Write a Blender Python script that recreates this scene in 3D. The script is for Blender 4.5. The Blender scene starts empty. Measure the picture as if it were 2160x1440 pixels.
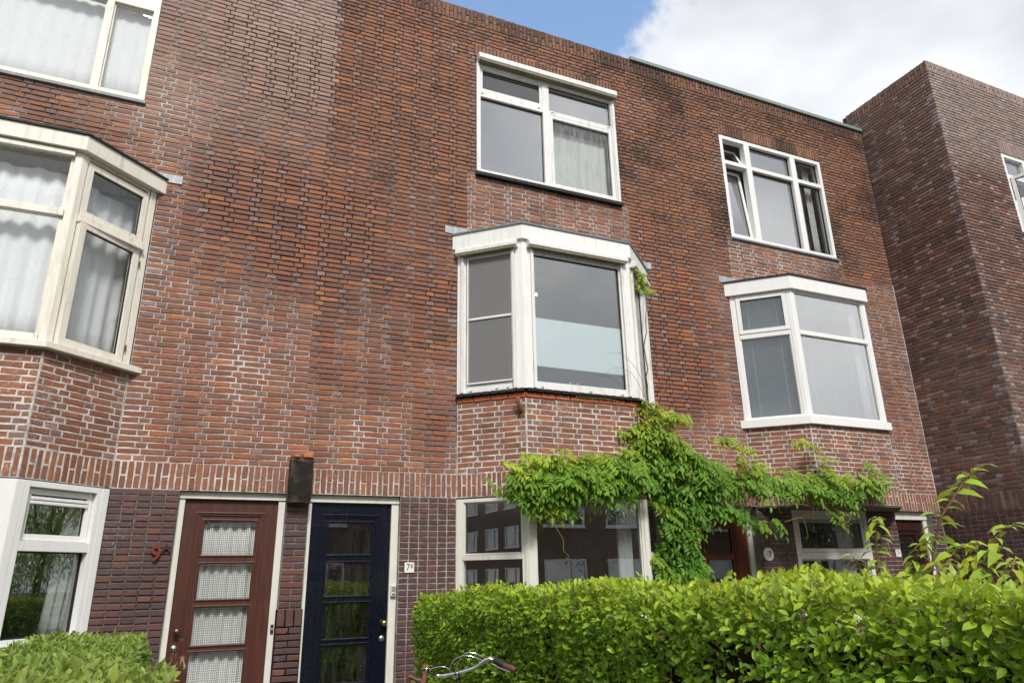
import bpy, bmesh, math, random
import numpy as np
from mathutils import Matrix, Vector, noise

random.seed(7)
RNG = random.Random(11)
NP = np.random.default_rng(5)
SC = bpy.context.scene
COL = SC.collection
R = math.radians

# ------------------------------------------------------------------ camera
CAM = Vector((0.0, -7.7, 1.6))
FPX = 1480.3                      # focal length in photo pixels (2160 wide)
YAW, PIT, ROL = R(23.886), R(18.718), R(-1.096)
cf = Vector((math.sin(YAW)*math.cos(PIT), math.cos(YAW)*math.cos(PIT), math.sin(PIT)))
cr = Vector((math.cos(YAW), -math.sin(YAW), 0.0))
cu = cr.cross(cf)
cr, cu = cr*math.cos(ROL)+cu*math.sin(ROL), -cr*math.sin(ROL)+cu*math.cos(ROL)
cam = bpy.data.cameras.new('camera')
cam.sensor_width = 36.0
cam.lens = FPX/2160.0*36.0
cam.clip_start = 0.05
cam.clip_end = 2000.0
co = bpy.data.objects.new('camera', cam)
COL.objects.link(co)
M = Matrix.Identity(4)
for i in range(3):
    M[i][0], M[i][1], M[i][2], M[i][3] = cr[i], cu[i], -cf[i], CAM[i]
co.matrix_world = M
SC.camera = co

def ray(px, py):
    return cr*((px-1080)/FPX) - cu*((py-720)/FPX) + cf
def at_y(px, py, y):
    d = ray(px, py); return CAM + d*((y-CAM.y)/d.y)
def at_x(px, py, x):
    d = ray(px, py); return CAM + d*((x-CAM.x)/d.x)
def project(p):
    q = p-CAM; z = q.dot(cf)
    if z < 0.05: return None
    return (1080+q.dot(cr)/z*FPX, 720-q.dot(cu)/z*FPX, z)

# ------------------------------------------------------------------ sky, sun, exposure
SUN_EL, SUN_AZ = R(45), R(187)     # azimuth clockwise from +Y
SUN_DIR = Vector((math.sin(SUN_AZ)*math.cos(SUN_EL), math.cos(SUN_AZ)*math.cos(SUN_EL), math.sin(SUN_EL)))
world = bpy.data.worlds.new('World')
SC.world = world
world.use_nodes = True
wt = world.node_tree
wt.nodes.clear()
def wn(t, **kw):
    n = wt.nodes.new(t)
    for k, v in kw.items(): setattr(n, k, v)
    return n
wl = wt.links.new
sky = wn('ShaderNodeTexSky', sky_type='NISHITA', sun_disc=False)
sky.sun_elevation = SUN_EL
sky.sun_rotation = SUN_AZ
sky.air_density = 1.35
sky.ozone_density = 2.0
bg1 = wn('ShaderNodeBackground'); bg1.inputs[1].default_value = 0.15
wl(sky.outputs[0], bg1.inputs[0])
tc = wn('ShaderNodeTexCoord')
# large soft cloud shading
n1 = wn('ShaderNodeTexNoise'); n1.inputs['Scale'].default_value = 2.6; n1.inputs['Detail'].default_value = 4; n1.inputs['Roughness'].default_value = .5
mp1 = wn('ShaderNodeMapping'); mp1.inputs['Location'].default_value = (3.1, .4, 1.7); mp1.inputs['Scale'].default_value = (1, 1, 1.7)
wl(tc.outputs['Generated'], mp1.inputs[0]); wl(mp1.outputs[0], n1.inputs['Vector'])
ramp = wn('ShaderNodeValToRGB')
ramp.color_ramp.elements[0].position = .40; ramp.color_ramp.elements[0].color = (.40, .42, .455, 1)
ramp.color_ramp.elements[1].position = .66; ramp.color_ramp.elements[1].color = (.68, .69, .70, 1)
wl(n1.outputs['Fac'], ramp.inputs[0])
bg2 = wn('ShaderNodeBackground'); bg2.inputs[1].default_value = 1.0
wl(ramp.outputs[0], bg2.inputs[0])
# openings of blue: one over the parapet, a few others by noise
hole = ray(1040, -80).normalized()
vd = wn('ShaderNodeVectorMath', operation='DISTANCE'); vd.inputs[1].default_value = hole
n2 = wn('ShaderNodeTexNoise'); n2.inputs['Scale'].default_value = 9.0; n2.inputs['Detail'].default_value = 9; n2.inputs['Roughness'].default_value = .62
wl(tc.outputs['Generated'], n2.inputs['Vector']); wl(tc.outputs['Generated'], vd.inputs[0])
ma = wn('ShaderNodeMath', operation='MULTIPLY_ADD'); ma.inputs[1].default_value = .32; ma.inputs[2].default_value = -.16
wl(n2.outputs['Fac'], ma.inputs[0])
ad = wn('ShaderNodeMath', operation='ADD'); wl(vd.outputs['Value'], ad.inputs[0]); wl(ma.outputs[0], ad.inputs[1])
mr = wn('ShaderNodeMapRange', interpolation_type='SMOOTHSTEP'); mr.inputs[1].default_value = .178; mr.inputs[2].default_value = .250
wl(ad.outputs[0], mr.inputs[0])
n3 = wn('ShaderNodeTexNoise'); n3.inputs['Scale'].default_value = 2.2; n3.inputs['Detail'].default_value = 8; n3.inputs['Roughness'].default_value = .58
mp3 = wn('ShaderNodeMapping'); mp3.inputs['Location'].default_value = (7.3, 2.2, 5.1)
wl(tc.outputs['Generated'], mp3.inputs[0]); wl(mp3.outputs[0], n3.inputs['Vector'])
mr3 = wn('ShaderNodeMapRange', interpolation_type='SMOOTHSTEP'); mr3.inputs[1].default_value = .70; mr3.inputs[2].default_value = .64
mr3.inputs[3].default_value = 0; mr3.inputs[4].default_value = 1
wl(n3.outputs['Fac'], mr3.inputs[0])
mn = wn('ShaderNodeMath', operation='MINIMUM'); wl(mr.outputs[0], mn.inputs[0]); wl(mr3.outputs[0], mn.inputs[1])
mx = wn('ShaderNodeMixShader'); wl(mn.outputs[0], mx.inputs[0]); wl(bg1.outputs[0], mx.inputs[1]); wl(bg2.outputs[0], mx.inputs[2])
wo = wn('ShaderNodeOutputWorld'); wl(mx.outputs[0], wo.inputs[0])

sun = bpy.data.lights.new('sun', 'SUN')
sun.energy = 2.05
sun.angle = R(12)
sun.color = (1.0, .96, .9)
so = bpy.data.objects.new('sun', sun); COL.objects.link(so)
so.rotation_euler = SUN_DIR.to_track_quat('Z', 'Y').to_euler()
so.location = (4, -20, 25)

SC.view_settings.view_transform = 'Standard'
SC.view_settings.look = 'None'
SC.view_settings.gamma = 1
SC.view_settings.use_curve_mapping = False
SC.view_settings.exposure = 0.8
SC.render.engine = 'CYCLES'
SC.cycles.max_bounces = 8
SC.cycles.transparent_max_bounces = 16

# ------------------------------------------------------------------ materials
MATS = {}
def mat_new(name):
    m = bpy.data.materials.new(name); m.use_nodes = True
    nt = m.node_tree; nt.nodes.clear()
    MATS[name] = m
    return m, nt
def nd(nt, t, **kw):
    n = nt.nodes.new(t)
    for k, v in kw.items(): setattr(n, k, v)
    return n
def math_(nt, op, a, b=None, c=None, clamp=False):
    n = nd(nt, 'ShaderNodeMath', operation=op, use_clamp=clamp)
    for i, x in enumerate((a, b, c)):
        if x is None: continue
        if isinstance(x, (int, float)): n.inputs[i].default_value = x
        else: nt.links.new(x, n.inputs[i])
    return n.outputs[0]
def mixc(nt, f, a, b, blend='MIX'):
    n = nd(nt, 'ShaderNodeMix', data_type='RGBA', blend_type=blend)
    for i, x in ((0, f), (6, a), (7, b)):
        if isinstance(x, (int, float)): n.inputs[i].default_value = x
        elif isinstance(x, tuple): n.inputs[i].default_value = (*x[:3], 1)
        else: nt.links.new(x, n.inputs[i])
    return n.outputs[2]
def noise_(nt, vec, scale, detail=4, rough=.55, sc=None):
    if sc:
        mp = nd(nt, 'ShaderNodeMapping'); mp.inputs['Scale'].default_value = sc
        nt.links.new(vec, mp.inputs[0]); vec = mp.outputs[0]
    n = nd(nt, 'ShaderNodeTexNoise'); n.inputs['Scale'].default_value = scale
    n.inputs['Detail'].default_value = detail; n.inputs['Roughness'].default_value = rough
    nt.links.new(vec, n.inputs['Vector'])
    return n.outputs['Fac']
def remap(nt, v, a, b, c=0., d=1.):
    n = nd(nt, 'ShaderNodeMapRange'); nt.links.new(v, n.inputs[0])
    for i, x in enumerate((a, b, c, d)): n.inputs[i+1].default_value = x
    return n.outputs[0]
def pos(nt): return nd(nt, 'ShaderNodeNewGeometry').outputs['Position']
def finish(nt, col, rough=.5, bump=None, bstr=.2, bdist=.005, spec=.5, metal=0., coat=0.):
    p = nd(nt, 'ShaderNodeBsdfPrincipled')
    if isinstance(col, tuple): p.inputs['Base Color'].default_value = (*col[:3], 1)
    else: nt.links.new(col, p.inputs['Base Color'])
    if isinstance(rough, (int, float)): p.inputs['Roughness'].default_value = rough
    else: nt.links.new(rough, p.inputs['Roughness'])
    p.inputs['Metallic'].default_value = metal
    p.inputs['Specular IOR Level'].default_value = spec
    p.inputs['Coat Weight'].default_value = coat
    if bump is not None:
        b = nd(nt, 'ShaderNodeBump'); b.inputs['Strength'].default_value = bstr; b.inputs['Distance'].default_value = bdist
        nt.links.new(bump, b.inputs['Height']); nt.links.new(b.outputs[0], p.inputs['Normal'])
    o = nd(nt, 'ShaderNodeOutputMaterial'); nt.links.new(p.outputs[0], o.inputs[0])
    return p

def attr_plus_object(nt):
    """piece colour: colour attribute on joined meshes, object colour on single pieces"""
    a = nd(nt, 'ShaderNodeAttribute', attribute_name='Col')
    oi = nd(nt, 'ShaderNodeObjectInfo')
    al = math_(nt, 'ADD', a.outputs['Alpha'], oi.outputs['Alpha'])
    return mixc(nt, 1.0, a.outputs['Color'], oi.outputs['Color'], 'ADD'), al

def make_brick_mat(name, rough, gloss):
    m, nt = mat_new(name)
    base, soot = attr_plus_object(nt)
    P = pos(nt)
    f1 = noise_(nt, P, 16, 5, .6, (1, 1, 2.2))
    f2 = noise_(nt, P, 70, 4, .65, (.6, 1, 1.6))
    f3 = noise_(nt, P, 230, 3, .6)
    c = mixc(nt, remap(nt, f1, .3, .7, .0, .85), base, mixc(nt, .55, base, (.085, .047, .035)))
    c = mixc(nt, remap(nt, f2, .35, .75, 0, .5), c, mixc(nt, 1.0, c, (1.45, 1.3, 1.2), 'MULTIPLY'))
    c = mixc(nt, remap(nt, f2, .45, .25, 0, .55), c, mixc(nt, 1.0, c, (.5, .48, .48), 'MULTIPLY'))
    # soot / algae crust: share of the face it takes comes from the piece
    t = math_(nt, 'SUBTRACT', 1.0, soot)
    s = math_(nt, 'MULTIPLY', math_(nt, 'ADD', math_(nt, 'MULTIPLY', f1, .55), math_(nt, 'MULTIPLY', f2, .45)), 1.0)
    k = math_(nt, 'MULTIPLY', math_(nt, 'SUBTRACT', s, math_(nt, 'MULTIPLY_ADD', t, .5, .25)), 9.0, clamp=True)
    c = mixc(nt, math_(nt, 'MULTIPLY', k, .80), c, (.040, .029, .024))
    # lime bloom flecks
    f4 = noise_(nt, P, 34, 6, .7)
    f6 = noise_(nt, P, 1.0, 3, .5)
    c = mixc(nt, math_(nt, 'MULTIPLY', remap(nt, math_(nt, 'ADD', f4, math_(nt, 'MULTIPLY', remap(nt, f6, .45, .75), .16)), .67, .78), .5), c, (.58, .54, .51))
    hgt = math_(nt, 'ADD', math_(nt, 'MULTIPLY', f2, .7), math_(nt, 'MULTIPLY', f3, .3))
    finish(nt, c, rough, hgt, .55, .004, gloss)
make_brick_mat('brick', .82, .3)
make_brick_mat('glazed', .42, .5)

m, nt = mat_new('mortar')
a = nd(nt, 'ShaderNodeAttribute', attribute_name='Col'); P = pos(nt)
f1 = noise_(nt, P, 9, 5, .65); f2 = noise_(nt, P, 60, 4, .6)
c = mixc(nt, remap(nt, f1, .42, .68, 0, .75), a.outputs['Color'], mixc(nt, .75, a.outputs['Color'], (.05, .042, .036)))
c = mixc(nt, remap(nt, f2, .3, .7, 0, .5), c, mixc(nt, 1.0, c, (.7, .68, .66), 'MULTIPLY'))
finish(nt, c, .95, f2, .5, .004, .1)

def paint(name, col, rough=.4, dirt=(.2, .19, .13), dirt_amt=.25, streak=True, peel=None, bump=.08, spec=.5, coat=0.):
    m, nt = mat_new(name); P = pos(nt)
    f1 = noise_(nt, P, 5.5, 6, .62, (3.2, 3.2, .5) if streak else None)
    f2 = noise_(nt, P, 40, 4, .6)
    f5 = noise_(nt, P, 1.3, 3, .5)
    c = mixc(nt, remap(nt, f1, .5, .8, 0, dirt_amt), col, dirt)
    c = mixc(nt, remap(nt, f5, .3, .7, 0, .14), c, mixc(nt, 1.0, c, (.86, .85, .82), 'MULTIPLY'))
    rr = remap(nt, f2, .2, .8, max(.05, rough-.1), min(1., rough+.15))
    if peel:
        f3 = noise_(nt, P, 11, 8, .72, (1, 1, .55))
        k = remap(nt, f3, peel[1], peel[1]+.02)
        c = mixc(nt, k, c, peel[0])
    finish(nt, c, rr, f2, bump, .003, spec, coat=coat)
paint('white_upvc', (.80, .80, .79), .32, dirt_amt=.14)
paint('white_wood', (.81, .805, .775), .42, dirt_amt=.25)
paint('cream_wood', (.78, .745, .655), .5, dirt=(.17, .15, .09), dirt_amt=.5, peel=((.23, .2, .16), .665))
paint('cream_frame', (.70, .69, .62), .45, dirt_amt=.35)
paint('alu_white', (.76, .76, .74), .38, dirt=(.22, .21, .15), dirt_amt=.5)
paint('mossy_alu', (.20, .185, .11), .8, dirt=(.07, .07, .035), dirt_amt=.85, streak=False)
paint('navy_gloss', (.0042, .0058, .0155), .2, dirt=(.015, .016, .02), dirt_amt=.2, bump=.012, spec=.5, coat=.3)
paint('red_door', (.115, .024, .010), .38, dirt=(.04, .014, .01), dirt_amt=.5)
paint('dark_door', (.035, .010, .008), .4, dirt_amt=.1)
paint('black_felt', (.015, .015, .017), .75, dirt=(.07, .07, .065), dirt_amt=.5, streak=False, bump=.4)
paint('black_tile', (.008, .008, .010), .22, dirt=(.05, .05, .04), dirt_amt=.3, streak=False)
paint('zinc', (.33, .37, .41), .45, dirt=(.62, .63, .63), dirt_amt=.75, bump=.15)
paint('lead', (.17, .19, .21), .5, dirt=(.4, .42, .44), dirt_amt=.6, bump=.15)
paint('green_coping', (.20, .255, .23), .5, dirt=(.4, .42, .4), dirt_amt=.4)
paint('soot_stone', (.022, .018, .015), .9, dirt=(.15, .12, .09), dirt_amt=.9, streak=False, bump=.8, peel=((.17, .135, .10), .70), spec=.2)
paint('concrete', (.21, .20, .15), .9, dirt=(.07, .075, .045), dirt_amt=.8, streak=False, bump=.5, spec=.2)
paint('plaster', (.42, .40, .37), .9, dirt_amt=.1, streak=False)
paint('ceiling_white', (.6, .59, .57), .9, dirt_amt=.05, streak=False)
paint('floor_wood', (.16, .09, .05), .5, dirt_amt=.2, streak=False)
paint('soil', (.05, .035, .024), .95, dirt_amt=.6, streak=False, bump=1)
paint('asphalt', (.05, .05, .052), .9, dirt=(.09, .09, .09), dirt_amt=.5, streak=False, bump=.6)
paint('paving', (.22, .21, .2), .85, dirt=(.1, .1, .09), dirt_amt=.6, streak=False, bump=.5)
paint('enamel', (.80, .79, .75), .25, dirt_amt=.2)
paint('ink', (.012, .012, .014), .5, dirt_amt=.1)
paint('numeral_red', (.17, .033, .020), .35, dirt=(.04, .02, .015), dirt_amt=.7)
paint('numeral_black', (.03, .025, .025), .4, dirt_amt=.4)
paint('plastic_white', (.6, .59, .55), .4, dirt_amt=.4)
paint('rust', (.19, .07, .025), .8, dirt=(.45, .28, .12), dirt_amt=.6, streak=False)
paint('orange_brick', (.52, .17, .055), .85, dirt=(.2, .07, .03), dirt_amt=.5, streak=False, bump=.6)
paint('rubber', (.014, .014, .015), .55, dirt_amt=.15)
paint('leather', (.13, .045, .028), .5, dirt=(.05, .025, .02), dirt_amt=.5)
paint('bark', (.11, .085, .06), .95, dirt=(.05, .04, .03), dirt_amt=.7, bump=1, spec=.1)
paint('twig', (.15, .10, .055), .85, dirt_amt=.3, spec=.2)
paint('shade_core', (.022, .020, .010), .95, dirt=(.05, .035, .02), dirt_amt=.8, streak=False, bump=1, spec=.1)  # near-black fill: the hedge's inner shade put into its colour
paint('tendril', (.30, .26, .06), .7, dirt=(.2, .12, .05), dirt_amt=.5, spec=.2)
paint('red_stem', (.22, .12, .06), .7, dirt_amt=.3, spec=.2)
paint('bike_paint', (.03, .03, .032), .3, dirt_amt=.2)
paint('mirror_brick', (.17, .12, .095), .9, dirt=(.05, .035, .03), dirt_amt=.6, streak=False)
paint('seal_black', (.01, .01, .011), .6, dirt_amt=.1)
paint('wax', (.75, .55, .5), .5, dirt_amt=.05)
paint('candle_white', (.75, .74, .7), .5, dirt_amt=.05)
paint('fence_wood', (.22, .19, .15), .8, dirt_amt=.5)

m, nt = mat_new('brown_door')          # worn varnish, flaking round the lock
P = pos(nt)
f1 = noise_(nt, P, 7, 6, .6, (4, 4, .5)); f2 = noise_(nt, P, 40, 5, .6, (2, 2, .35)); f3 = noise_(nt, P, 10, 9, .75, (1.2, 1, .5))
c = mixc(nt, remap(nt, f1, .35, .7), (.055, .017, .012), (.095, .030, .017))
dl = nd(nt, 'ShaderNodeVectorMath', operation='DISTANCE'); nt.links.new(P, dl.inputs[0]); dl.inputs[1].default_value = (-.07, .1, .93)
near = remap(nt, dl.outputs['Value'], .05, .55, .225, .02)
k = remap(nt, math_(nt, 'ADD', f3, near), .76, .79)
c = mixc(nt, k, c, mixc(nt, f2, (.30, .17, .09), (.46, .36, .27)))
finish(nt, c, .42, f2, .25, .004)

def metal(name, col, rough):
    m, nt = mat_new(name); P = pos(nt); f = noise_(nt, P, 50, 4, .6)
    finish(nt, mixc(nt, remap(nt, f, .3, .8, 0, .5), col, tuple(x*.55 for x in col)), remap(nt, f, .2, .8, rough*.7, rough*1.4), f, .05, .002, .5, 1.)
metal('chrome', (.72, .72, .73), .16); metal('brass', (.50, .36, .16), .3); metal('steel', (.5, .5, .5), .3); metal('old_brass', (.22, .15, .09), .4)

def glass(name, rough=.0, tint=(.965, .975, .975), extra=.05, wav=.004, dirt=.0):
    m, nt = mat_new(name); P = pos(nt)
    lw = nd(nt, 'ShaderNodeLayerWeight'); lw.inputs[0].default_value = .5
    f = noise_(nt, P, 2.3, 2, .5)
    b = nd(nt, 'ShaderNodeBump'); b.inputs['Strength'].default_value = .35; b.inputs['Distance'].default_value = wav*.5
    nt.links.new(f, b.inputs['Height'])
    g = nd(nt, 'ShaderNodeBsdfGlossy'); g.inputs['Roughness'].default_value = rough; nt.links.new(b.outputs[0], g.inputs['Normal'])
    t = nd(nt, 'ShaderNodeBsdfTransparent'); t.inputs[0].default_value = (*tint, 1)
    mx = nd(nt, 'ShaderNodeMixShader')
    nt.links.new(math_(nt, 'MULTIPLY_ADD', math_(nt, 'POWER', lw.outputs['Facing'], 4.0), .9, extra, clamp=True), mx.inputs[0])
    nt.links.new(t.outputs[0], mx.inputs[1]); nt.links.new(g.outputs[0], mx.inputs[2])
    last = mx.outputs[0]
    if dirt > 0:
        d = nd(nt, 'ShaderNodeBsdfDiffuse'); d.inputs[0].default_value = (.5, .5, .47, 1)
        f2 = noise_(nt, P, 120, 2, .5); f3 = noise_(nt, P, 6, 6, .7, (3, 3, .6))
        k = math_(nt, 'ADD', math_(nt, 'MULTIPLY', remap(nt, f2, .68, .74), .5), math_(nt, 'MULTIPLY', remap(nt, f3, .45, .8), dirt))
        m2 = nd(nt, 'ShaderNodeMixShader'); nt.links.new(k, m2.inputs[0]); nt.links.new(last, m2.inputs[1]); nt.links.new(d.outputs[0], m2.inputs[2]); last = m2.outputs[0]
    o = nd(nt, 'ShaderNodeOutputMaterial'); nt.links.new(last, o.inputs[0])
glass('glass', extra=.105, dirt=.03)
glass('glass_sky', extra=.44, dirt=.03)
glass('glass_clear', extra=.19, dirt=.01, wav=.001)
glass('glass_bay', extra=.23, dirt=.02)
glass('glass_old', extra=.06, dirt=.05, wav=.004)
glass('glass_wet', extra=.08, dirt=.35)

def cloth(name, col, trans=.5, alpha=0., lace=False):
    m, nt = mat_new(name)
    d = nd(nt, 'ShaderNodeBsdfDiffuse'); d.inputs[0].default_value = (*col, 1)
    t = nd(nt, 'ShaderNodeBsdfTranslucent'); t.inputs[0].default_value = (*col, 1)
    a = nd(nt, 'ShaderNodeMixShader'); a.inputs[0].default_value = trans
    nt.links.new(d.outputs[0], a.inputs[1]); nt.links.new(t.outputs[0], a.inputs[2])
    last = a.outputs[0]
    if alpha > 0 or lace:
        tr = nd(nt, 'ShaderNodeBsdfTransparent'); b = nd(nt, 'ShaderNodeMixShader')
        if lace:
            P = pos(nt); s = nd(nt, 'ShaderNodeSeparateXYZ'); nt.links.new(P, s.inputs[0])
            def holes(v, pitch, open_):
                w = math_(nt, 'PINGPONG', math_(nt, 'MULTIPLY', v, 1.0/pitch), .5)
                return math_(nt, 'GREATER_THAN', w, .5-open_)
            k = math_(nt, 'MULTIPLY', holes(s.outputs[0], .0175, .27), holes(s.outputs[2], .021, .33))
            nt.links.new(math_(nt, 'MULTIPLY', k, .95), b.inputs[0])
        else: b.inputs[0].default_value = alpha
        nt.links.new(last, b.inputs[1]); nt.links.new(tr.outputs[0], b.inputs[2]); last = b.outputs[0]
    o = nd(nt, 'ShaderNodeOutputMaterial'); nt.links.new(last, o.inputs[0])
cloth('net_white', (.90, .91, .93), .0, .08)
cloth('net_sheer', (.86, .87, .88), .0, .28)
cloth('curtain_grey', (.62, .65, .62), .0, .1)
cloth('curtain_cream', (.62, .58, .47), .4, .0)
cloth('screen_mesh', (.26, .26, .26), .0, .40)
cloth('blind_slat', (.58, .66, .72), .0, 0)
cloth('frost', (.82, .93, .95), .0, .04)
cloth('lace', (.93, .93, .90), .0, lace=True)

def leaf_mat(name, trans=.35, rough=.35, gloss=.12):
    m, nt = mat_new(name)
    base, _ = attr_plus_object(nt)
    P = pos(nt); f = noise_(nt, P, 40, 3, .5)
    c = mixc(nt, remap(nt, f, .3, .7, 0, .35), base, mixc(nt, 1., base, (.7, .75, .6), 'MULTIPLY'))
    d = nd(nt, 'ShaderNodeBsdfDiffuse'); nt.links.new(c, d.inputs[0])
    t = nd(nt, 'ShaderNodeBsdfTranslucent'); nt.links.new(mixc(nt, 1., c, (1.5, 1.35, .55), 'MULTIPLY'), t.inputs[0])
    g = nd(nt, 'ShaderNodeBsdfGlossy'); g.inputs['Roughness'].default_value = rough; g.inputs[0].default_value = (.9, .95, .85, 1)
    a = nd(nt, 'ShaderNodeMixShader'); a.inputs[0].default_value = trans; nt.links.new(d.outputs[0], a.inputs[1]); nt.links.new(t.outputs[0], a.inputs[2])
    fr = nd(nt, 'ShaderNodeFresnel'); fr.inputs[0].default_value = 1.42
    b = nd(nt, 'ShaderNodeMixShader'); nt.links.new(math_(nt, 'MULTIPLY', fr.outputs[0], gloss/.04*.5, clamp=True), b.inputs[0])
    nt.links.new(a.outputs[0], b.inputs[1]); nt.links.new(g.outputs[0], b.inputs[2])
    o = nd(nt, 'ShaderNodeOutputMaterial'); nt.links.new(b.outputs[0], o.inputs[0])
leaf_mat('leaf', .38, .42, .04); leaf_mat('leaf_soft', .42, .5, .04)

m, nt = mat_new('lamp_glow')
e = nd(nt, 'ShaderNodeEmission'); e.inputs[0].default_value = (1, .66, .28, 1); e.inputs[1].default_value = 9
o_ = nd(nt, 'ShaderNodeOutputMaterial'); nt.links.new(e.outputs[0], o_.inputs[0])

# ------------------------------------------------------------------ builders
def wloc(p):
    """world translation of a thing or identity for parts"""
    return p.location.copy() if p is not None and p.type == 'EMPTY' else Vector((0, 0, 0))
def link(o, parent=None):
    COL.objects.link(o)
    if parent is not None:
        o.parent = parent
        o.matrix_parent_inverse = Matrix.Translation(-wloc(parent)) if parent.parent is None else Matrix.Identity(4)
    return o
def tag(o, label, cat, group=None, kind=None):
    if label: o['label'] = label
    if cat: o['category'] = cat
    if group: o['group'] = group
    if kind: o['kind'] = kind
    return o
def thing(name, label, cat, loc, group=None):
    o = bpy.data.objects.new(name, None); o.empty_display_size = .2
    COL.objects.link(o); o.location = loc
    return tag(o, label, cat, group)

class Fr:
    """vertical plane: u along A>B, d outward (to the viewer's side), z up"""
    def __init__(s, A, B):
        s.A = Vector((A[0], A[1], 0)); b = Vector((B[0], B[1], 0)); s.L = (b-s.A).length
        s.t = (b-s.A).normalized(); s.n = Vector((s.t.y, -s.t.x, 0)); s.ang = math.atan2(s.t.y, s.t.x)
    def pt(s, u, d, z):
        q = s.A + s.t*u + s.n*d
        return Vector((q.x, q.y, z))

class MB:
    def __init__(s): s.v = []; s.f = []; s.c = []
    def add(s, vs, fs, col=None):
        b = len(s.v); s.v += [tuple(x) for x in vs]; s.f += [tuple(b+i for i in f) for f in fs]
        s.c += [col]*len(fs); return s
    def box(s, fr, u0, u1, d0, d1, z0, z1, col=None):
        vs = [fr.pt(u, d, z) for z in (z0, z1) for d in (d0, d1) for u in (u0, u1)]
        return s.add(vs, [(0, 1, 3, 2), (4, 6, 7, 5), (0, 4, 5, 1), (2, 3, 7, 6), (0, 2, 6, 4), (1, 5, 7, 3)], col)
    def ring(s, fr, u0, u1, z0, z1, w, d0, d1, wb=None, wt=None):
        wb = w if wb is None else wb; wt = w if wt is None else wt
        o = [(u0, z0), (u1, z0), (u1, z1), (u0, z1)]; i = [(u0+w, z0+wb), (u1-w, z0+wb), (u1-w, z1-wt), (u0+w, z1-wt)]
        vs = [fr.pt(a, d, b) for d in (d1, d0) for ring in (o, i) for a, b in ring]
        fs = []
        for k in range(4):
            n = (k+1) % 4
            fs += [(k, n, 4+n, 4+k), (8+k, 12+k, 12+n, 8+n), (k, 8+k, 8+n, n), (4+k, 4+n, 12+n, 12+k)]
        return s.add(vs, fs)
    def prism(s, pts, z0, z1):
        n = len(pts)
        vs = [(p[0], p[1], z0) for p in pts]+[(p[0], p[1], z1) for p in pts]
        return s.add(vs, [tuple(range(n))[::-1], tuple(range(n, 2*n))]+[(i, (i+1) % n, n+(i+1) % n, n+i) for i in range(n)])
    def tube(s, pts, rad, n=8, caps=True):
        pts = [Vector(p) for p in pts]; m = len(pts)
        rad = rad if isinstance(rad, (list, tuple)) else [rad]*m
        up = Vector((0, 0, 1)); vs = []; prev = None
        for i, p in enumerate(pts):
            t = (pts[min(i+1, m-1)]-pts[max(i-1, 0)]).normalized()
            a = prev if prev is not None else (up if abs(t.z) < .9 else Vector((1, 0, 0)))
            x = (a - t*a.dot(t))
            if x.length < 1e-5: x = t.orthogonal()
            x.normalize(); prev = x; y = t.cross(x)
            for k in range(n):
                th = 2*math.pi*k/n; vs.append(p+(x*math.cos(th)+y*math.sin(th))*rad[i])
        fs = [(i*n+k, i*n+(k+1) % n, (i+1)*n+(k+1) % n, (i+1)*n+k) for i in range(m-1) for k in range(n)]
        if caps: fs += [tuple(range(n))[::-1], tuple((m-1)*n+k for k in range(n))]
        return s.add(vs, fs)
    def lathe(s, o, ax, prof, n=16):
        ax = Vector(ax).normalized(); x = ax.orthogonal().normalized(); y = ax.cross(x); o = Vector(o); vs = []
        for r, h in prof:
            for k in range(n):
                th = 2*math.pi*k/n; vs.append(o+ax*h+(x*math.cos(th)+y*math.sin(th))*r)
        m = len(prof)
        fs = [(i*n+k, i*n+(k+1) % n, (i+1)*n+(k+1) % n, (i+1)*n+k) for i in range(m-1) for k in range(n)]
        fs += [tuple(range(n))[::-1], tuple((m-1)*n+k for k in range(n))]
        return s.add(vs, fs)
    def mesh(s, name):
        me = bpy.data.meshes.new(name); me.from_pydata(s.v, [], s.f); me.update(); return me
    def build(s, name, mat, parent=None, bevel=0, smooth=False, kind=None, label=None, xf=None, fixn=True):
        if xf is not None: s.v = [tuple(xf @ Vector(v)) for v in s.v]
        me = s.mesh(name)
        if fixn:
            bm = bmesh.new(); bm.from_mesh(me); bmesh.ops.recalc_face_normals(bm, faces=bm.faces); bm.to_mesh(me); bm.free()
        if any(c is not None for c in s.c):
            a = me.color_attributes.new('Col', 'FLOAT_COLOR', 'CORNER'); k = 0
            for p in me.polygons:
                cc = s.c[p.index] or (0, 0, 0, 0)
                for _ in range(p.loop_total): a.data[k].color = cc; k += 1
        me.materials.append(MATS[mat])
        if smooth:
            for p in me.polygons: p.use_smooth = True
        o = bpy.data.objects.new(name, me); o.color = (0, 0, 0, 0)
        link(o, parent)
        if bevel:
            b = o.modifiers.new('bevel', 'BEVEL'); b.width = bevel; b.segments = 2; b.limit_method = 'ANGLE'
        if kind: o['kind'] = kind
        if label: o['label'] = label
        return o

def bar(name, parent, mat, fr, u0, u1, d0, d1, z0, z1, bevel=.003, **kw):
    return MB().box(fr, u0, u1, d0, d1, z0, z1).build(name, mat, parent, bevel, **kw)
def ringo(name, parent, mat, fr, u0, u1, z0, z1, w, d0, d1, bevel=.003, xf=None, **kw):
    return MB().ring(fr, u0, u1, z0, z1, w, d0, d1, **kw).build(name, mat, parent, bevel, xf=xf)
def pane(parent, fr, u0, u1, z0, z1, d, mat='glass', xf=None):
    return MB().box(fr, u0, u1, d-.005, d, z0, z1).build('pane', mat, parent, xf=xf)

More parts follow.
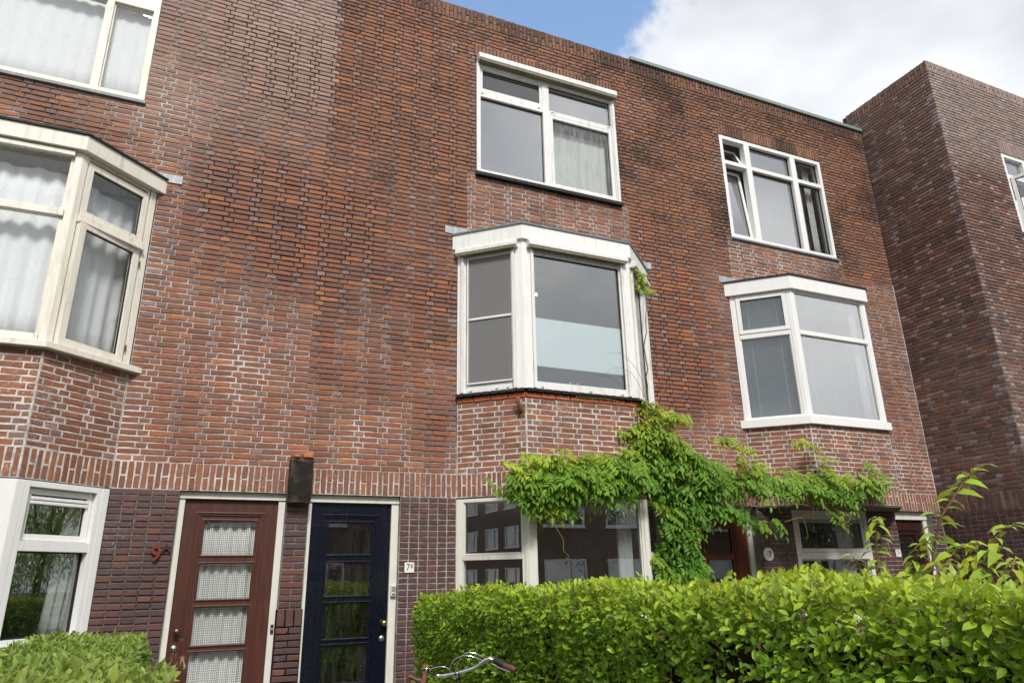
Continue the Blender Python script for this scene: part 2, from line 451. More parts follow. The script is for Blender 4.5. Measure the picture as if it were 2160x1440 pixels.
# ------------------------------------------------------------------ layout of the street front
FAC = Fr((0, 0), (1, 0))
X0, XS, XR, XB = -6.6, 0.947, 5.58, 10.75     # left end, seam 9|7B, seam 7B|7, projecting block
CRS = 0.0615                                    # brick course
SPITCH, HPITCH = 0.212, 0.106
JT = 0.0115
ZS0, ZS1 = 2.49, 2.755                          # soldier band over the ground floor
ZTOP = 9.54
BW, BF, BD = 1.40, .765, .58                    # bay: half width at wall, half front, projection
C9, C7, CR = -2.186, 4.08, 8.42
def bay_pts(c): return [(c-BW, 0), (c-BF, -BD), (c+BF, -BD), (c+BW, 0)]
def bay_frs(c):
    p = bay_pts(c); return [Fr(p[i], p[i+1]) for i in range(3)]
B9, B7, BR = bay_frs(C9), bay_frs(C7), bay_frs(CR)
def bay_off(c, o, back=.0):
    """bay outline pushed outward by o, closed at the wall"""
    fr = bay_frs(c); k = o/math.tan((math.pi-abs(fr[0].ang))/2)
    p = [fr[0].pt(0, o, 0), fr[1].pt(-k, o, 0), fr[1].pt(fr[1].L+k, o, 0), fr[2].pt(fr[2].L, o, 0)]
    a, b = p[0].copy(), p[3].copy()
    # run the slanted faces on to the wall plane
    a = a - fr[0].t*((a.y-0)/fr[0].t.y); b = b - fr[2].t*((b.y-0)/fr[2].t.y)
    return [(a.x, back), (a.x, a.y), (p[1].x, p[1].y), (p[2].x, p[2].y), (b.x, b.y), (b.x, back)] if back else [(a.x, a.y), (p[1].x, p[1].y), (p[2].x, p[2].y), (b.x, b.y)]

house9 = thing('brick_house', 'brick house with cream bay window, pale upper wall and brown front door numbered 9', 'house', (-1.7, 0, 0), 'terraced brick houses')
house7 = thing('brick_house', 'brick house with navy front door, shuttered bay window and climbing vine', 'house', (3.26, 0, 0), 'terraced brick houses')
houseR = thing('brick_house', 'brick house with green parapet coping and plain white bay above red front door', 'house', (8.16, 0, 0), 'terraced brick houses')
block = thing('brick_house', 'taller dark brick house projecting forward from the terrace with casement standing open', 'house', (12.7, -1.45, 0), 'terraced brick houses')
HOUSES = [house9, house7, houseR, block]
def house_of(x): return house9 if x < XS+.05 else house7 if x < XR else houseR

# openings in the street wall (u0,u1,z0,z1)
W1 = (-3.30, -1.072, 6.75, 8.72); W4 = (2.93, 5.185, 6.77, 8.725); W7 = (7.245, 9.492, 6.645, 8.557)
D9 = (-.178, .828, 0, ZS0); DB = (1.06, 2.034, 0, ZS0); DR = (6.02, 7.04, 0, ZS0); D2 = (9.715, 10.50, 0, ZS0-.05)
GR = (7.66, 9.105, .95, ZS0-.03)
OPEN = [W1, W4, W7, D9, DB, DR, (D2[0], D2[1], 0, ZS0), (GR[0], GR[1], .95, ZS0)]
for c, z0 in ((C9, 0), (C7, 0), (CR, ZS0)): OPEN.append((c-BW, c+BW, z0, 5.80))

# ------------------------------------------------------------------ colours of bricks and mortar
def sst(a, b, x):
    t = min(1, max(0, (x-a)/(b-a))); return t*t*(3-2*t)
def lerp(a, b, t): return tuple(a[i]*(1-t)+b[i]*t for i in range(3))
def nz(x, y, z=0.): return noise.noise(Vector((x, y, z)))
PAL = [((.275, .098, .050), 26), ((.215, .082, .046), 26), ((.165, .075, .052), 15), ((.31, .085, .045), 8), ((.36, .13, .055), 10), ((.44, .14, .045), 3), ((.13, .065, .052), 8)]
PAL_HEAD = [((.27, .10, .055), 20), ((.21, .13, .12), 34), ((.29, .19, .17), 22), ((.18, .09, .07), 18), ((.40, .15, .065), 10)]
PAL_BLOCK = [((.155, .078, .058), 30), ((.20, .105, .075), 24), ((.12, .066, .054), 24), ((.25, .14, .10), 10), ((.215, .085, .05), 10)]
PAL_BLOCK_H = [((.30, .22, .21), 30), ((.20, .12, .10), 30), ((.16, .085, .068), 40)]
PAL_GLAZ = [((.080, .041, .043), 40), ((.098, .043, .040), 26), ((.060, .037, .042), 28), ((.130, .052, .040), 6)]
PAL_SOLD = [((.26, .095, .05), 40), ((.20, .08, .05), 30), ((.33, .12, .05), 14), ((.15, .07, .055), 14), ((.45, .15, .05), 2)]
def pick(p):
    r = RNG.random()*sum(w for _, w in p)
    for c, w in p:
        r -= w
        if r <= 0: return c
    return p[-1][0]
def brick_col(w, kind, ty):
    """w world point, kind s/h/soldier/glazed, ty house key"""
    x, y, z = w
    j = .86+RNG.random()*.3
    soot = 0.
    if kind == 'glazed': c = pick(PAL_GLAZ); return (*[v*j*1.15 for v in c], .12+.25*max(0, nz(x*2, z*2, 9)))
    if ty == 'block':
        c = pick(PAL_BLOCK_H if kind == 'h' else PAL_BLOCK)
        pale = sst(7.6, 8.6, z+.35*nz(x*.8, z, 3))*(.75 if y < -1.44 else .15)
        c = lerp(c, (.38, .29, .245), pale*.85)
        soot = .08+.25*max(0, nz(x*1.3+y*1.3, z*1.5, 4))
    else:
        c = pick(PAL_SOLD if kind == 'soldier' else PAL_HEAD if kind == 'h' else PAL)
        if x < XS+.06:
            pale = sst(5.4, 8.2, z+.6*nz(x*.7, z*.7, 1))*(.65+.35*sst(-1.0, .3, x))
            c = lerp(c, (.45, .315, .25), pale*.82)
            soot = .12+.22*max(0, nz(x*1.5, z*1.5, 2))
        else:
            up = sst(5.2, 7.2, z)
            c = lerp(c, (.37, .165, .085), up*.33)
            n = nz(x*.9, z*1.1, 7)+.6*nz(x*2.6, z*3.2, 8)
            soot = .24+up*(.20+.27*max(0., n)) + .16*max(0, n)
            edge = sst(8.6, 9.3, z)*.10; soot += edge
            if x > XR: soot += .05*up
    if ty != 'block': c = lerp(c, (.225, .098, .062), .34)
    # reddish zone low on the wall
    if z < 4.2 and ty != 'block': c = lerp(c, (.30, .088, .042), .25)
    soot = min(soot, .8)
    k_ = .92 if ty == 'block' else 1.
    if ty == 'block': k_ = .98; c = (c[0]*1.02, c[1]*.96, c[2]*.92)
    return (c[0]*j*1.06*k_, c[1]*j*1.26*k_, c[2]*j*1.42*k_, soot)

def mort_light(w, ty, bay=False):
    x, y, z = w
    n = nz(x*.8, z*.8, 31)+.5*nz(x*2.3, z*2.3, 12)
    if ty == 'block': l = .30*sst(6.2, 4.0, z)+.12
    elif bay: l = .95+.25*min(0, n)
    elif z < ZS0: l = (.26 if x < 1.9 else .40)+.3*n
    elif x < XS+.05:
        l = .74*sst(6.0, 2.9, z)+.10+.5*n + .42*sst(-.1, -1.0, x)
    else:
        l = .80*sst(4.3, 2.9, z)+.06+.6*n*sst(7.5, 4.5, z)+.1*n
        for a in (W4, W7):
            if a[0]-.15 < x < a[1]+.15 and 5.7 < z < a[2]: l = .74+.5*n
        if x > 9.5 and z < 6.3: l = max(l, .62+.3*n)
        if x > XB-.03: l = .75+.4*n
    return min(1, max(0, l))
def mort_col(w, ty, bay=False):
    l = mort_light(w, ty, bay)
    return (*lerp((.040, .032, .028), (.74, .70, .66), l), 1)

# ------------------------------------------------------------------ brick pieces
def brick_geo(w, h, rg, proud=0.):
    """front-rounded brick centred at the origin, x along, -y outward; returns verts, faces"""
    ju = lambda s: (rg.random()-.5)*2*s
    long_ = w >= h
    if long_: o = [(-.5, -.5), (0, -.5), (.5, -.5), (.5, .5), (0, .5), (-.5, .5)]
    else: o = [(-.5, -.5), (.5, -.5), (.5, 0), (.5, .5), (-.5, .5), (-.5, 0)]
    e = .0032
    pts = [(a*w+ju(e), b*h+ju(e)) for a, b in o]
    bv = .0045+rg.random()*.002
    def shrink(p, k):
        return (p[0]-math.copysign(k, p[0]) if abs(p[0]) > 1e-3+e else p[0], p[1]-math.copysign(k, p[1]) if abs(p[1]) > 1e-3+e else p[1])
    tx, tz, dy = ju(.0035), ju(.0025), proud+ju(.0022)
    y_of = lambda p, b: -(dy+tx*p[0]/max(w, .05)*.8+tz*p[1]/max(h, .05)*.5)+b
    vs = [(p[0], .022, p[1]) for p in pts]
    vs += [(p[0], y_of(p, bv*.9), p[1]) for p in pts]
    vs += [(*(lambda q: (q[0], y_of(q, 0), q[1]))(shrink(p, bv)),) for p in pts]
    fs = []
    for r_ in (0, 6):
        for k in range(6):
            n = (k+1) % 6; fs.append((r_+k, r_+n, r_+6+n, r_+6+k))
    fs += [(12, 13, 16, 17), (13, 14, 15, 16)] if long_ else [(12, 13, 14, 17), (17, 14, 15, 16)]
    return vs, fs
BR_LIST = {h.name: [] for h in HOUSES}
def put(fr, u0, u1, z0, z1, kind, house, ty, name='brick', proud=0.):
    w, h = u1-u0-JT, z1-z0-JT
    if w < .018 or h < .018: return
    uc, zc = (u0+u1)/2, (z0+z1)/2
    c = fr.pt(uc, 0, zc)
    BR_LIST[house.name].append((name, fr, uc, zc, w, h, brick_col(c, kind, ty), 'glazed' if kind == 'glazed' else 'brick', proud))

def cut(u0, u1, z0, z1, openings):
    """free intervals of u0..u1 at the height of a course"""
    zc = (z0+z1)/2; iv = [(u0, u1)]
    for a, b, c, d in openings:
        if c < zc < d:
            out = []
            for p, q in iv:
                if b <= p or a >= q: out.append((p, q)); continue
                if a > p: out.append((p, a))
                if b < q: out.append((b, q))
            iv = out
    return iv
def monk(fr, u0, u1, z0, z1, openings, ty, house=None, phase=0.):
    n = max(1, round((z1-z0)/CRS)); ch = (z1-z0)/n
    per = 2*SPITCH+HPITCH
    for i in range(n):
        a, b = z0+i*ch, z0+(i+1)*ch
        off = phase+(per/2 if i % 2 else 0)+nz(i*.37, phase+1.5, 4)*.022
        for p, q in cut(u0, u1, a, b, openings):
            k = math.floor((p-off)/per)*per+off
            edges = []
            while k < q:
                for L, kind in ((SPITCH, 's'), (SPITCH, 's'), (HPITCH, 'h')):
                    edges.append((k, k+L, kind)); k += L
            lst = [[max(s, p), min(e, q), kd] for s, e, kd in edges if min(e, q)-max(s, p) > .002]
            # merge slivers
            if len(lst) > 1 and lst[0][1]-lst[0][0] < .045: lst[1][0] = lst[0][0]; lst.pop(0)
            if len(lst) > 1 and lst[-1][1]-lst[-1][0] < .045: lst[-2][1] = lst[-1][1]; lst.pop()
            for s, e, kd in lst:
                if e-s > .235:   # halve an overlong cut piece
                    m_ = (s+e)/2; parts = ((s, m_), (m_, e))
                else: parts = ((s, e),)
                for s2, e2 in parts:
                    w = fr.pt((s2+e2)/2, 0, a)
                    put(fr, s2, e2, a, b, 's' if e2-s2 > .15 else 'h', house or house_of(w.x), ty)
def soldiers(fr, u0, u1, z0, z1, ty, house=None, split=True, pitch=.0612):
    n = max(1, round((u1-u0)/pitch)); p = (u1-u0)/n
    for i in range(n):
        a, b = u0+i*p, u0+(i+1)*p
        h = house or house_of(fr.pt((a+b)/2, 0, 0).x)
        if split and i % 2:
            m_ = z0+(z1-z0)*(.47+.04*RNG.random())
            put(fr, a, b, z0, m_, 'soldier', h, ty, 'soldier_brick'); put(fr, a, b, m_, z1, 'soldier', h, ty, 'soldier_brick')
        else: put(fr, a, b, z0, z1, 'soldier', h, ty, 'soldier_brick')
def stack(fr, u0, u1, z0, z1, ty, house=None, proud=0.):
    n = max(1, round((u1-u0)/.111)); p = (u1-u0)/n; m_ = max(1, round((z1-z0)/CRS)); ch = (z1-z0)/m_
    for i in range(m_):
        for k in range(n):
            put(fr, u0+k*p, u0+(k+1)*p, z0+i*ch, z0+(i+1)*ch, 'glazed', house or house_of(fr.pt(u0+k*p, 0, 0).x), ty, 'glazed_brick', proud)

def wall_sheet(name, house, fr, u0, u1, z0, z1, openings, ty, thick=.2, bay=False, front=-.0135, us=(), zs=()):
    """mortar body of a wall with real openings and reveals, coloured by its pointing"""
    us = sorted({u0, u1, *[x for o in openings for x in o[:2] if u0 < x < u1]})
    zs = sorted({z0, z1, *[x for o in openings for x in o[2:] if z0 < x < z1]})
    def sub(l, step):
        out = []
        for a, b in zip(l, l[1:]):
            n = max(1, math.ceil((b-a)/step)); out += [a+(b-a)*i/n for i in range(n)]
        return out+[l[-1]]
    us, zs = sub(us, .16), sub(zs, .16)
    solid = {}
    for i in range(len(us)-1):
        for k in range(len(zs)-1):
            x, z = (us[i]+us[i+1])/2, (zs[k]+zs[k+1])/2
            solid[i, k] = not any(a < x < b and c < z < d for a, b, c, d in openings)
    mb = MB(); vid = {}
    def v(i, k, back):
        key = (i, k, back)
        if key not in vid: vid[key] = len(mb.v); mb.v.append(tuple(fr.pt(us[i], -thick if back else front*(1-.78*mort_light(fr.pt(us[i], 0, zs[k]), ty, bay)), zs[k])))
        return vid[key]
    def q(f, col): mb.f.append(f); mb.c.append(col)
    for (i, k), s in solid.items():
        if not s: continue
        col = mort_col(fr.pt((us[i]+us[i+1])/2, 0, (zs[k]+zs[k+1])/2), ty, bay)
        q((v(i, k, 0), v(i+1, k, 0), v(i+1, k+1, 0), v(i, k+1, 0)), col)
        q((v(i, k, 1), v(i, k+1, 1), v(i+1, k+1, 1), v(i+1, k, 1)), (.4, .38, .35, 1))
        for (di, dk, a, b) in ((-1, 0, (i, k), (i, k+1)), (1, 0, (i+1, k), (i+1, k+1)), (0, -1, (i, k), (i+1, k)), (0, 1, (i, k+1), (i+1, k+1))):
            if not solid.get((i+di, k+dk), False): q((v(*a, 0), v(*b, 0), v(*b, 1), v(*a, 1)), col)
    return mb.build(name, 'mortar', house, fixn=False)

# --- street wall, three houses
for h, a, b in ((house9, X0, XS), (house7, XS, XR), (houseR, XR, XB+.04)):
    wall_sheet('wall', h, FAC, a, b, 0, ZTOP-.012, OPEN, 'row')
MW = [o for o in OPEN]
LINT = [(W4[0]-.02, W4[1]+.02, W4[3], 8.93), (W7[0]-.01, W7[1]+.01, W7[3], 8.785), (W1[0], W1[1], W1[3], 8.93)]
monk(FAC, X0, XB-.016, ZS1, 9.27, MW+LINT, 'row')
soldiers(FAC, X0, XB-.016, 9.27, ZTOP, 'row')
for l in LINT: soldiers(FAC, *l, 'row', split=False, pitch=.058)
for p, q in cut(X0, XB-.016, ZS0, ZS1, OPEN): soldiers(FAC, p, q, ZS0, ZS1, 'row')
# glazed piers of the ground floor
for p, q in ((-.786, D9[0]), (DB[1], 2.68), (DR[1], GR[0]), (GR[1], D2[0]), (D2[1], XB-.016), (5.48, DR[0])): stack(FAC, p, q, .06, ZS0, 'row')
# stack-bonded apron under the side window
stack(FAC, GR[0], GR[1], .06, .94, 'row')
# pier between the two front doors: header/stretcher, swelling below a soldier cap
PA, PB = D9[1]+.004, DB[0]-.004
n = round((ZS0-1.37)/CRS)
for i in range(n):
    a, b = 1.37+(ZS0-1.37)*i/n, 1.37+(ZS0-1.37)*(i+1)/n
    if i % 2: put(FAC, PA, PB, a, b, 'glazed', house7, 'row', 'glazed_brick')
    else:
        put(FAC, PA, (PA+PB)/2, a, b, 'glazed', house7, 'row', 'glazed_brick'); put(FAC, (PA+PB)/2, PB, a, b, 'glazed', house7, 'row', 'glazed_brick')
MB().box(FAC, PA-.012, PB+.012, -.18, .033, 0, 1.36).build('pier_base', 'mortar', house7)
FP = Fr((PA-.012, -.042), (PB+.012, -.042))
for k in range(3): put(FP, FP.L*k/3, FP.L*(k+1)/3, 1.20, 1.37, 'glazed', house7, 'row', 'glazed_brick')
for i in range(19):
    a, b = .03+CRS*i, .03+CRS*(i+1)
    for s in (((0, 1),) if i % 2 else ((0, .5), (.5, 1))): put(FP, FP.L*s[0], FP.L*s[1], a, b, 'glazed', house7, 'row', 'glazed_brick')

# --- bays: brick breast, soldier skirt
for c, frs, h, ztop, ty in ((C9, B9, house9, 3.615, 'row'), (C7, B7, house7, 3.58, 'row'), (CR, BR, houseR, 3.562, 'row')):
    for k, fr in enumerate(frs):
        wall_sheet('bay_wall', h, fr, 0, fr.L, ZS0, ztop, [], ty, .11, bay=True)
        monk(fr, .004, fr.L-.004, ZS1, ztop, [], ty, h, phase=.05+.13*k)
        soldiers(fr, .004, fr.L-.004, ZS0, ZS1, ty, h)
        if c != CR:
            wall_sheet('bay_wall', h, fr, 0, fr.L, 0, 1.10, [], ty, .11, bay=True)
            stack(fr, .004, fr.L-.004, .06, 1.10, ty, h)
# orange rowlock under the shuttered bay
for fr in B7:
    n = round(fr.L/.2)
    for i in range(n):
        c = (.42*(.85+.3*RNG.random()), .115, .045, .06)
        BR_LIST[house7.name].append(('brick', fr, fr.L*(i+.5)/n, 3.613, fr.L/n-.006, .058, c, 'brick', .012))
    MB().box(fr, 0, fr.L, -.11, -.005, 3.58, 3.645).build('bay_wall', 'mortar', house7)

# --- projecting block on the right
BS = Fr((XB, .27), (XB, -1.45)); BFN = Fr((XB, -1.45), (XB+4.2, -1.45)); BU0 = .27
ZB = 10.055
W10 = (1.478, 3.55, 6.97, 8.535)
side_open = [(-.1, BU0-.005, 0, 9.5)]
wall_sheet('wall', block, BS, 0, BS.L-.013, 0, ZB-.012, side_open, 'block')
wall_sheet('wall', block, BFN, .013, BFN.L, 0, ZB-.012, [W10], 'block')
monk(BS, 0, BS.L-.004, 2.70, 9.82, side_open, 'block', block, .03)
soldiers(BS, 0, BS.L-.004, 9.82, ZB, 'block', block)
soldiers(BS, BU0, BS.L-.004, 2.44, 2.70, 'block', block)
stack(BS, BU0, BS.L-.004, .06, 2.44, 'block', block)
monk(BFN, .004, BFN.L, 2.70, 9.82, [W10, (W10[0], W10[1], W10[3], 8.80)], 'block', block, .2)
soldiers(BFN, .004, BFN.L, 9.82, ZB, 'block', block)
soldiers(BFN, W10[0], W10[1], W10[3], 8.80, 'block', block, split=False)
soldiers(BFN, .004, BFN.L, 2.44, 2.70, 'block', block)
stack(BFN, .004, BFN.L, .06, 2.44, 'block', block)
MB().box(BS, -.06, -.003, -.25, .012, 9.45, 10.02).build('flashing', 'black_felt', block)

# --- turn the list into pieces: the largest in view are objects, the rest one joined part per house
VAR = {}
def var_mesh(w, h, mat, k):
    key = (round(w, 3), round(h, 3), mat, k)
    if key not in VAR:
        vs, fs = brick_geo(key[0], key[1], random.Random(str(key)))
        me = bpy.data.meshes.new('brick_piece'); me.from_pydata(vs, [], fs); me.update(); me.materials.append(MATS[mat]); VAR[key] = me
        at = me.color_attributes.new('Col', 'FLOAT_COLOR', 'POINT'); at.data.foreach_set('color', [0.]*(4*len(me.vertices)))
    return VAR[key]
def in_view(p):
    q = project(p)
    if q is None or not (-20 < q[0] < 2180 and -20 < q[1] < 1460): return 0
    if q[0] > 875 and q[1] > 1240: return 0
    if q[0] < 310 and q[1] > 1350: return 0
    return 1/q[2]**2
for h in HOUSES:
    by = {}
    for b in BR_LIST[h.name]:
        by.setdefault(b[0], []).append(b)
    rest = []
    for name, lst in by.items():
        def key(b):
            p = b[1].pt(b[2], 0, b[3]); v = (CAM-p).normalized()
            return in_view(p)*max(0, v.dot(b[1].n))*b[4]*b[5]
        sc = sorted(((key(b), i) for i, b in enumerate(lst)), reverse=True)
        top = {i for s, i in sc[:300] if s > 0}
        for i, b in enumerate(lst):
            if i in top:
                o = bpy.data.objects.new(name, var_mesh(b[4], b[5], b[7], RNG.randrange(5)))
                o.location = b[1].pt(b[2], b[8], b[3]); o.rotation_euler = (0, 0, b[1].ang); o.color = b[6]
                link(o, h)
            else: rest.append(b)
    for matn, nm in (('brick', 'brickwork'), ('glazed', 'glazed_brickwork')):
        mb = MB()
        for b in rest:
            if b[7] != matn: continue
            vs, fs = brick_geo(b[4], b[5], RNG, b[8])
            fr, ca, sa = b[1], math.cos(b[1].ang), math.sin(b[1].ang); o = fr.pt(b[2], 0, b[3])
            mb.add([(o.x+x*ca-y*sa, o.y+x*sa+y*ca, o.z+z) for x, y, z in vs], fs, b[6])
        if mb.f: mb.build(nm, matn, h, kind='stuff', fixn=False)

# ------------------------------------------------------------------ shells and rooms behind the walls
for h, a, b in ((house9, X0, XS-.06), (house7, XS+.06, XR-.06), (houseR, XR+.06, XB-.06)):
    YB = 5.0
    for z in (.0, 2.62, 5.75):
        MB().prism([(a, .2), (b, .2), (b, YB), (a, YB)], z-.12 if z else .02, z+.1).build('floor', 'floor_wood', h)
    MB().prism([(a, .2), (b, .2), (b, YB), (a, YB)], 8.95, 9.2).build('roof', 'black_felt', h)
    for z in (2.46, 5.59, 8.91):
        MB().prism([(a, .2), (b, .2), (b, YB), (a, YB)], z, z+.035).build('ceiling', 'ceiling_white', h)
    mb = MB(); fx = Fr((a, YB), (b, YB)); mb.box(fx, -.1, b-a+.1, -.1, .005, 0, 9.2); mb.box(Fr((a-.05, .2), (a-.05, YB)), 0, YB-.2, -.03, .03, 0, 9.2)
    mb.box(Fr((b+.05, .2), (b+.05, YB)), 0, YB-.2, -.03, .03, 0, 9.2)
    mb.box(Fr(((a+b)/2, .2), ((a+b)/2, YB)), 1.2, YB-.2, -.03, .03, 0, 9.2); mb.build('inner_wall', 'plaster', h)
MB().prism([(XB+.21, -1.2), (XB+4.2, -1.2), (XB+4.2, 4), (XB+.21, 4)], 6.1, 6.25).build('floor', 'floor_wood', block)
MB().prism([(XB+.21, -1.2), (XB+4.2, -1.2), (XB+4.2, 4), (XB+.21, 4)], 8.9, 9.3).build('ceiling', 'ceiling_white', block)
MB().box(Fr((XB+.2, 4), (XB+4.2, 4)), 0, 4, -.1, 0, 0, 9.3).build('inner_wall', 'plaster', block)
bar('coping', houseR, 'green_coping', FAC, XR, XB-.01, -.26, .035, ZTOP-.035, ZTOP+.028)

# bay roofs, fascias, sills, soffits
def bay_shell(house, c, zf0, zf1, fmat, roofmat, sill, smat, sill_off, fo=.05):
    MB().prism(bay_off(c, fo, .2), zf0, zf1).build('fascia', fmat, house, .004)
    r = MB().prism(bay_off(c, fo+.018, .2), zf1, zf1+.022).build('bay_roof', roofmat, house)
    MB().prism(bay_off(c, -.03, .2), sill[0]-.02, sill[0]-.002).build('bay_floor', 'white_wood', house)
    return r
bay_shell(house9, C9, 5.665, 5.83, 'cream_wood', 'black_felt', (3.615, 3.685), 'cream_wood', .06)
bay_shell(house7, C7, 5.59, 5.79, 'white_wood', 'lead', (3.645, 3.70), 'black_tile', .05)
bay_shell(houseR, CR, 5.59, 5.80, 'white_upvc', 'black_felt', (3.563, 3.68), 'white_upvc', .05)
MB().prism(bay_off(C9, .075, .2), 3.625, 3.685).build('sill', 'cream_wood', house9, .005)
MB().prism(bay_off(CR, .05, .2), 3.567, 3.682).build('sill', 'white_upvc', houseR, .005)
for fr in B7:                       # black glazed sill tiles, each one
    n = round(fr.L/.11)
    for i in range(n):
        MB().box(fr, fr.L*i/n+.003, fr.L*(i+1)/n-.003, -.08, .05, 3.648, 3.69).build('sill_tile', 'black_tile', house7, .008)
MB().prism(bay_off(CR, -.015, .2), 2.468, 2.62).build('soffit', 'concrete', houseR, .004)
for c, h in ((C9, house9), (C7, house7)): MB().prism(bay_off(c, -.02, .2), 2.475, 2.60).build('soffit', 'concrete', h)
for c, h, a, b in ((C9, house9, -1.5, 1.62), (C7, house7, -1.58, 1.56), (CR, houseR, -1.56, 1.5)):
    MB().box(FAC, c+a, c+b, .0015, .014, 5.815, 5.915).build('flashing', 'zinc', h, .002)

def corner_posts(house, c, w, z0, z1, mat, o=.006, inn=-.075):
    frs = bay_frs(c)
    for i in (0, 1):
        a, b = frs[i], frs[i+1]
        k = o*math.tan((b.ang-a.ang)/2)
        pts = [a.pt(a.L-w, o, 0), a.pt(a.L+k, o, 0), b.pt(w, o, 0), b.pt(w, inn, 0), b.pt(-inn*.55, inn, 0), a.pt(a.L-w, inn, 0)]
        MB().prism([(p.x, p.y) for p in pts], z0, z1).build('corner_post', mat, house, .006)
    for fr, u0, u1 in ((frs[0], 0, w), (frs[2], frs[2].L-w, frs[2].L)):
        bar('wall_post', house, mat, fr, u0, u1, inn, o, z0, z1)

# ------------------------------------------------------------------ windows
def windowlet(house, fr, u0, u1, z0, z1, w, d0, d1, mat):
    return ringo('window', house, mat, fr, u0, u1, z0, z1, w, d0, d1)
def sash(win, fr, u0, u1, z0, z1, w, d0, d1, mat, gmat='glass', xf=None, wb=None):
    s = MB().ring(fr, u0, u1, z0, z1, w, d0, d1, wb=wb).build('sash', mat, win, .003, xf=xf)
    pane(win, fr, u0+w-.004, u1-w+.004, z0+(wb or w)-.004, z1-w+.004, (d0+d1)/2, gmat, xf)
    mb = MB().ring(fr, u0+w-.001, u1-w+.001, z0+(wb or w)-.001, z1-w+.001, .007, (d0+d1)/2-.012, (d0+d1)/2+.008)
    mb.build('seal', 'seal_black', win, xf=xf)
    return s
def tilt(fr, u, d, z, ang):
    """rotation inward about a horizontal axis along the frame"""
    o = fr.pt(u, d, z); return Matrix.Translation(o) @ Matrix.Rotation(ang, 4, fr.t) @ Matrix.Translation(-o)
def swing(fr, u, d, ang):
    o = fr.pt(u, d, 0); return Matrix.Translation(o) @ Matrix.Rotation(ang, 4, 'Z') @ Matrix.Translation(-o)

# second floor, house 9: old cream timber window
w = windowlet(house9, FAC, *W1[:2], W1[2]+.025, W1[3], .06, -.11, .012, 'cream_wood')
for a, b in ((-1.612, -1.538), (-2.83, -2.757)): bar('mullion', w, 'cream_wood', FAC, a, b, -.10, .006, W1[2]+.085, W1[3]-.06)
for a, b in ((-3.24, -2.83), (-2.757, -1.612), (-1.538, -1.132)):
    bar('transom', w, 'cream_wood', FAC, a, b, -.10, .004, 8.03, 8.10)
    pane(w, FAC, a, b, 8.10, 8.66, -.05, 'glass_old'); pane(w, FAC, a, b, W1[2]+.085, 8.03, -.05, 'glass_old')
    MB().ring(FAC, a, b, W1[2]+.085, 8.03, .014, -.06, -.03).build('glazing_bead', 'cream_wood', w)
MB().box(FAC, W1[0]-.02, W1[1]+.02, -.1, .03, 6.735, 6.775).build('sill', 'lead', w, .004)

# second floor, house 7B: aluminium window under a roller shutter box
w = windowlet(house7, FAC, W4[0]+.004, W4[1]-.004, 6.80, 8.60, .055, -.08, .028, 'alu_white')
bar('mullion', w, 'alu_white', FAC, 3.965, 4.07, -.075, .022, 6.83, 8.55)
bar('transom', w, 'alu_white', FAC, 2.985, 3.965, -.07, .016, 8.04, 8.145); bar('transom', w, 'alu_white', FAC, 4.07, 5.13, -.07, .016, 8.03, 8.105)
sash(w, FAC, 2.985, 3.965, 8.145, 8.55, .042, -.065, .008, 'alu_white', 'glass')
pane(w, FAC, 2.98, 3.97, 6.87, 8.04, -.03, 'glass_sky'); MB().ring(FAC, 2.985, 3.965, 6.83, 8.04, .008, -.05, -.02, wb=.04).build('seal', 'seal_black', w)
pane(w, FAC, 4.07, 5.13, 8.10, 8.55, -.03, 'glass_sky'); MB().ring(FAC, 4.07, 5.13, 8.105, 8.55, .008, -.05, -.02).build('seal', 'seal_black', w)
sash(w, FAC, 4.075, 5.125, 6.84, 8.03, .05, -.065, .014, 'alu_white', 'glass_wet')
mb = MB(); pr = [(.0, 8.725), (.095, 8.725), (.125, 8.69), (.125, 8.625), (.10, 8.598), (.0, 8.598)]
def extr(fr, u0, u1, prof):
    m_ = MB(); n_ = len(prof)
    vs = [fr.pt(u, d, z) for u in (u0, u1) for d, z in prof]
    return m_.add(vs, [tuple(range(n_)), tuple(range(n_, 2*n_))[::-1]]+[(i, (i+1) % n_, n_+(i+1) % n_, n_+i) for i in range(n_)])
sb = extr(FAC, W4[0]+.008, W4[1]+.022, pr).build('shutter_box', 'alu_white', w, .003)
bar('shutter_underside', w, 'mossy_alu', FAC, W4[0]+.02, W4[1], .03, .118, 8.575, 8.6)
for a, b in ((W4[0]-.004, W4[0]+.04), (W4[1]-.04, W4[1]+.004)): bar('guide_rail', w, 'alu_white', FAC, a, b, .0, .045, 6.80, 8.59)
bar('sill', w, 'black_tile', FAC, W4[0]-.015, W4[1]+.03, -.06, .06, 6.748, 6.80)
for u, z in ((3.03, 6.80), (4.02, 6.80), (5.08, 6.80), (3.02, 8.09), (3.90, 8.09), (4.12, 8.07), (5.08, 8.07)): bar('drain_cap', w, 'seal_black', FAC, u-.02, u+.02, .0, .033 if z < 7 else .021, z, z+.008, 0)

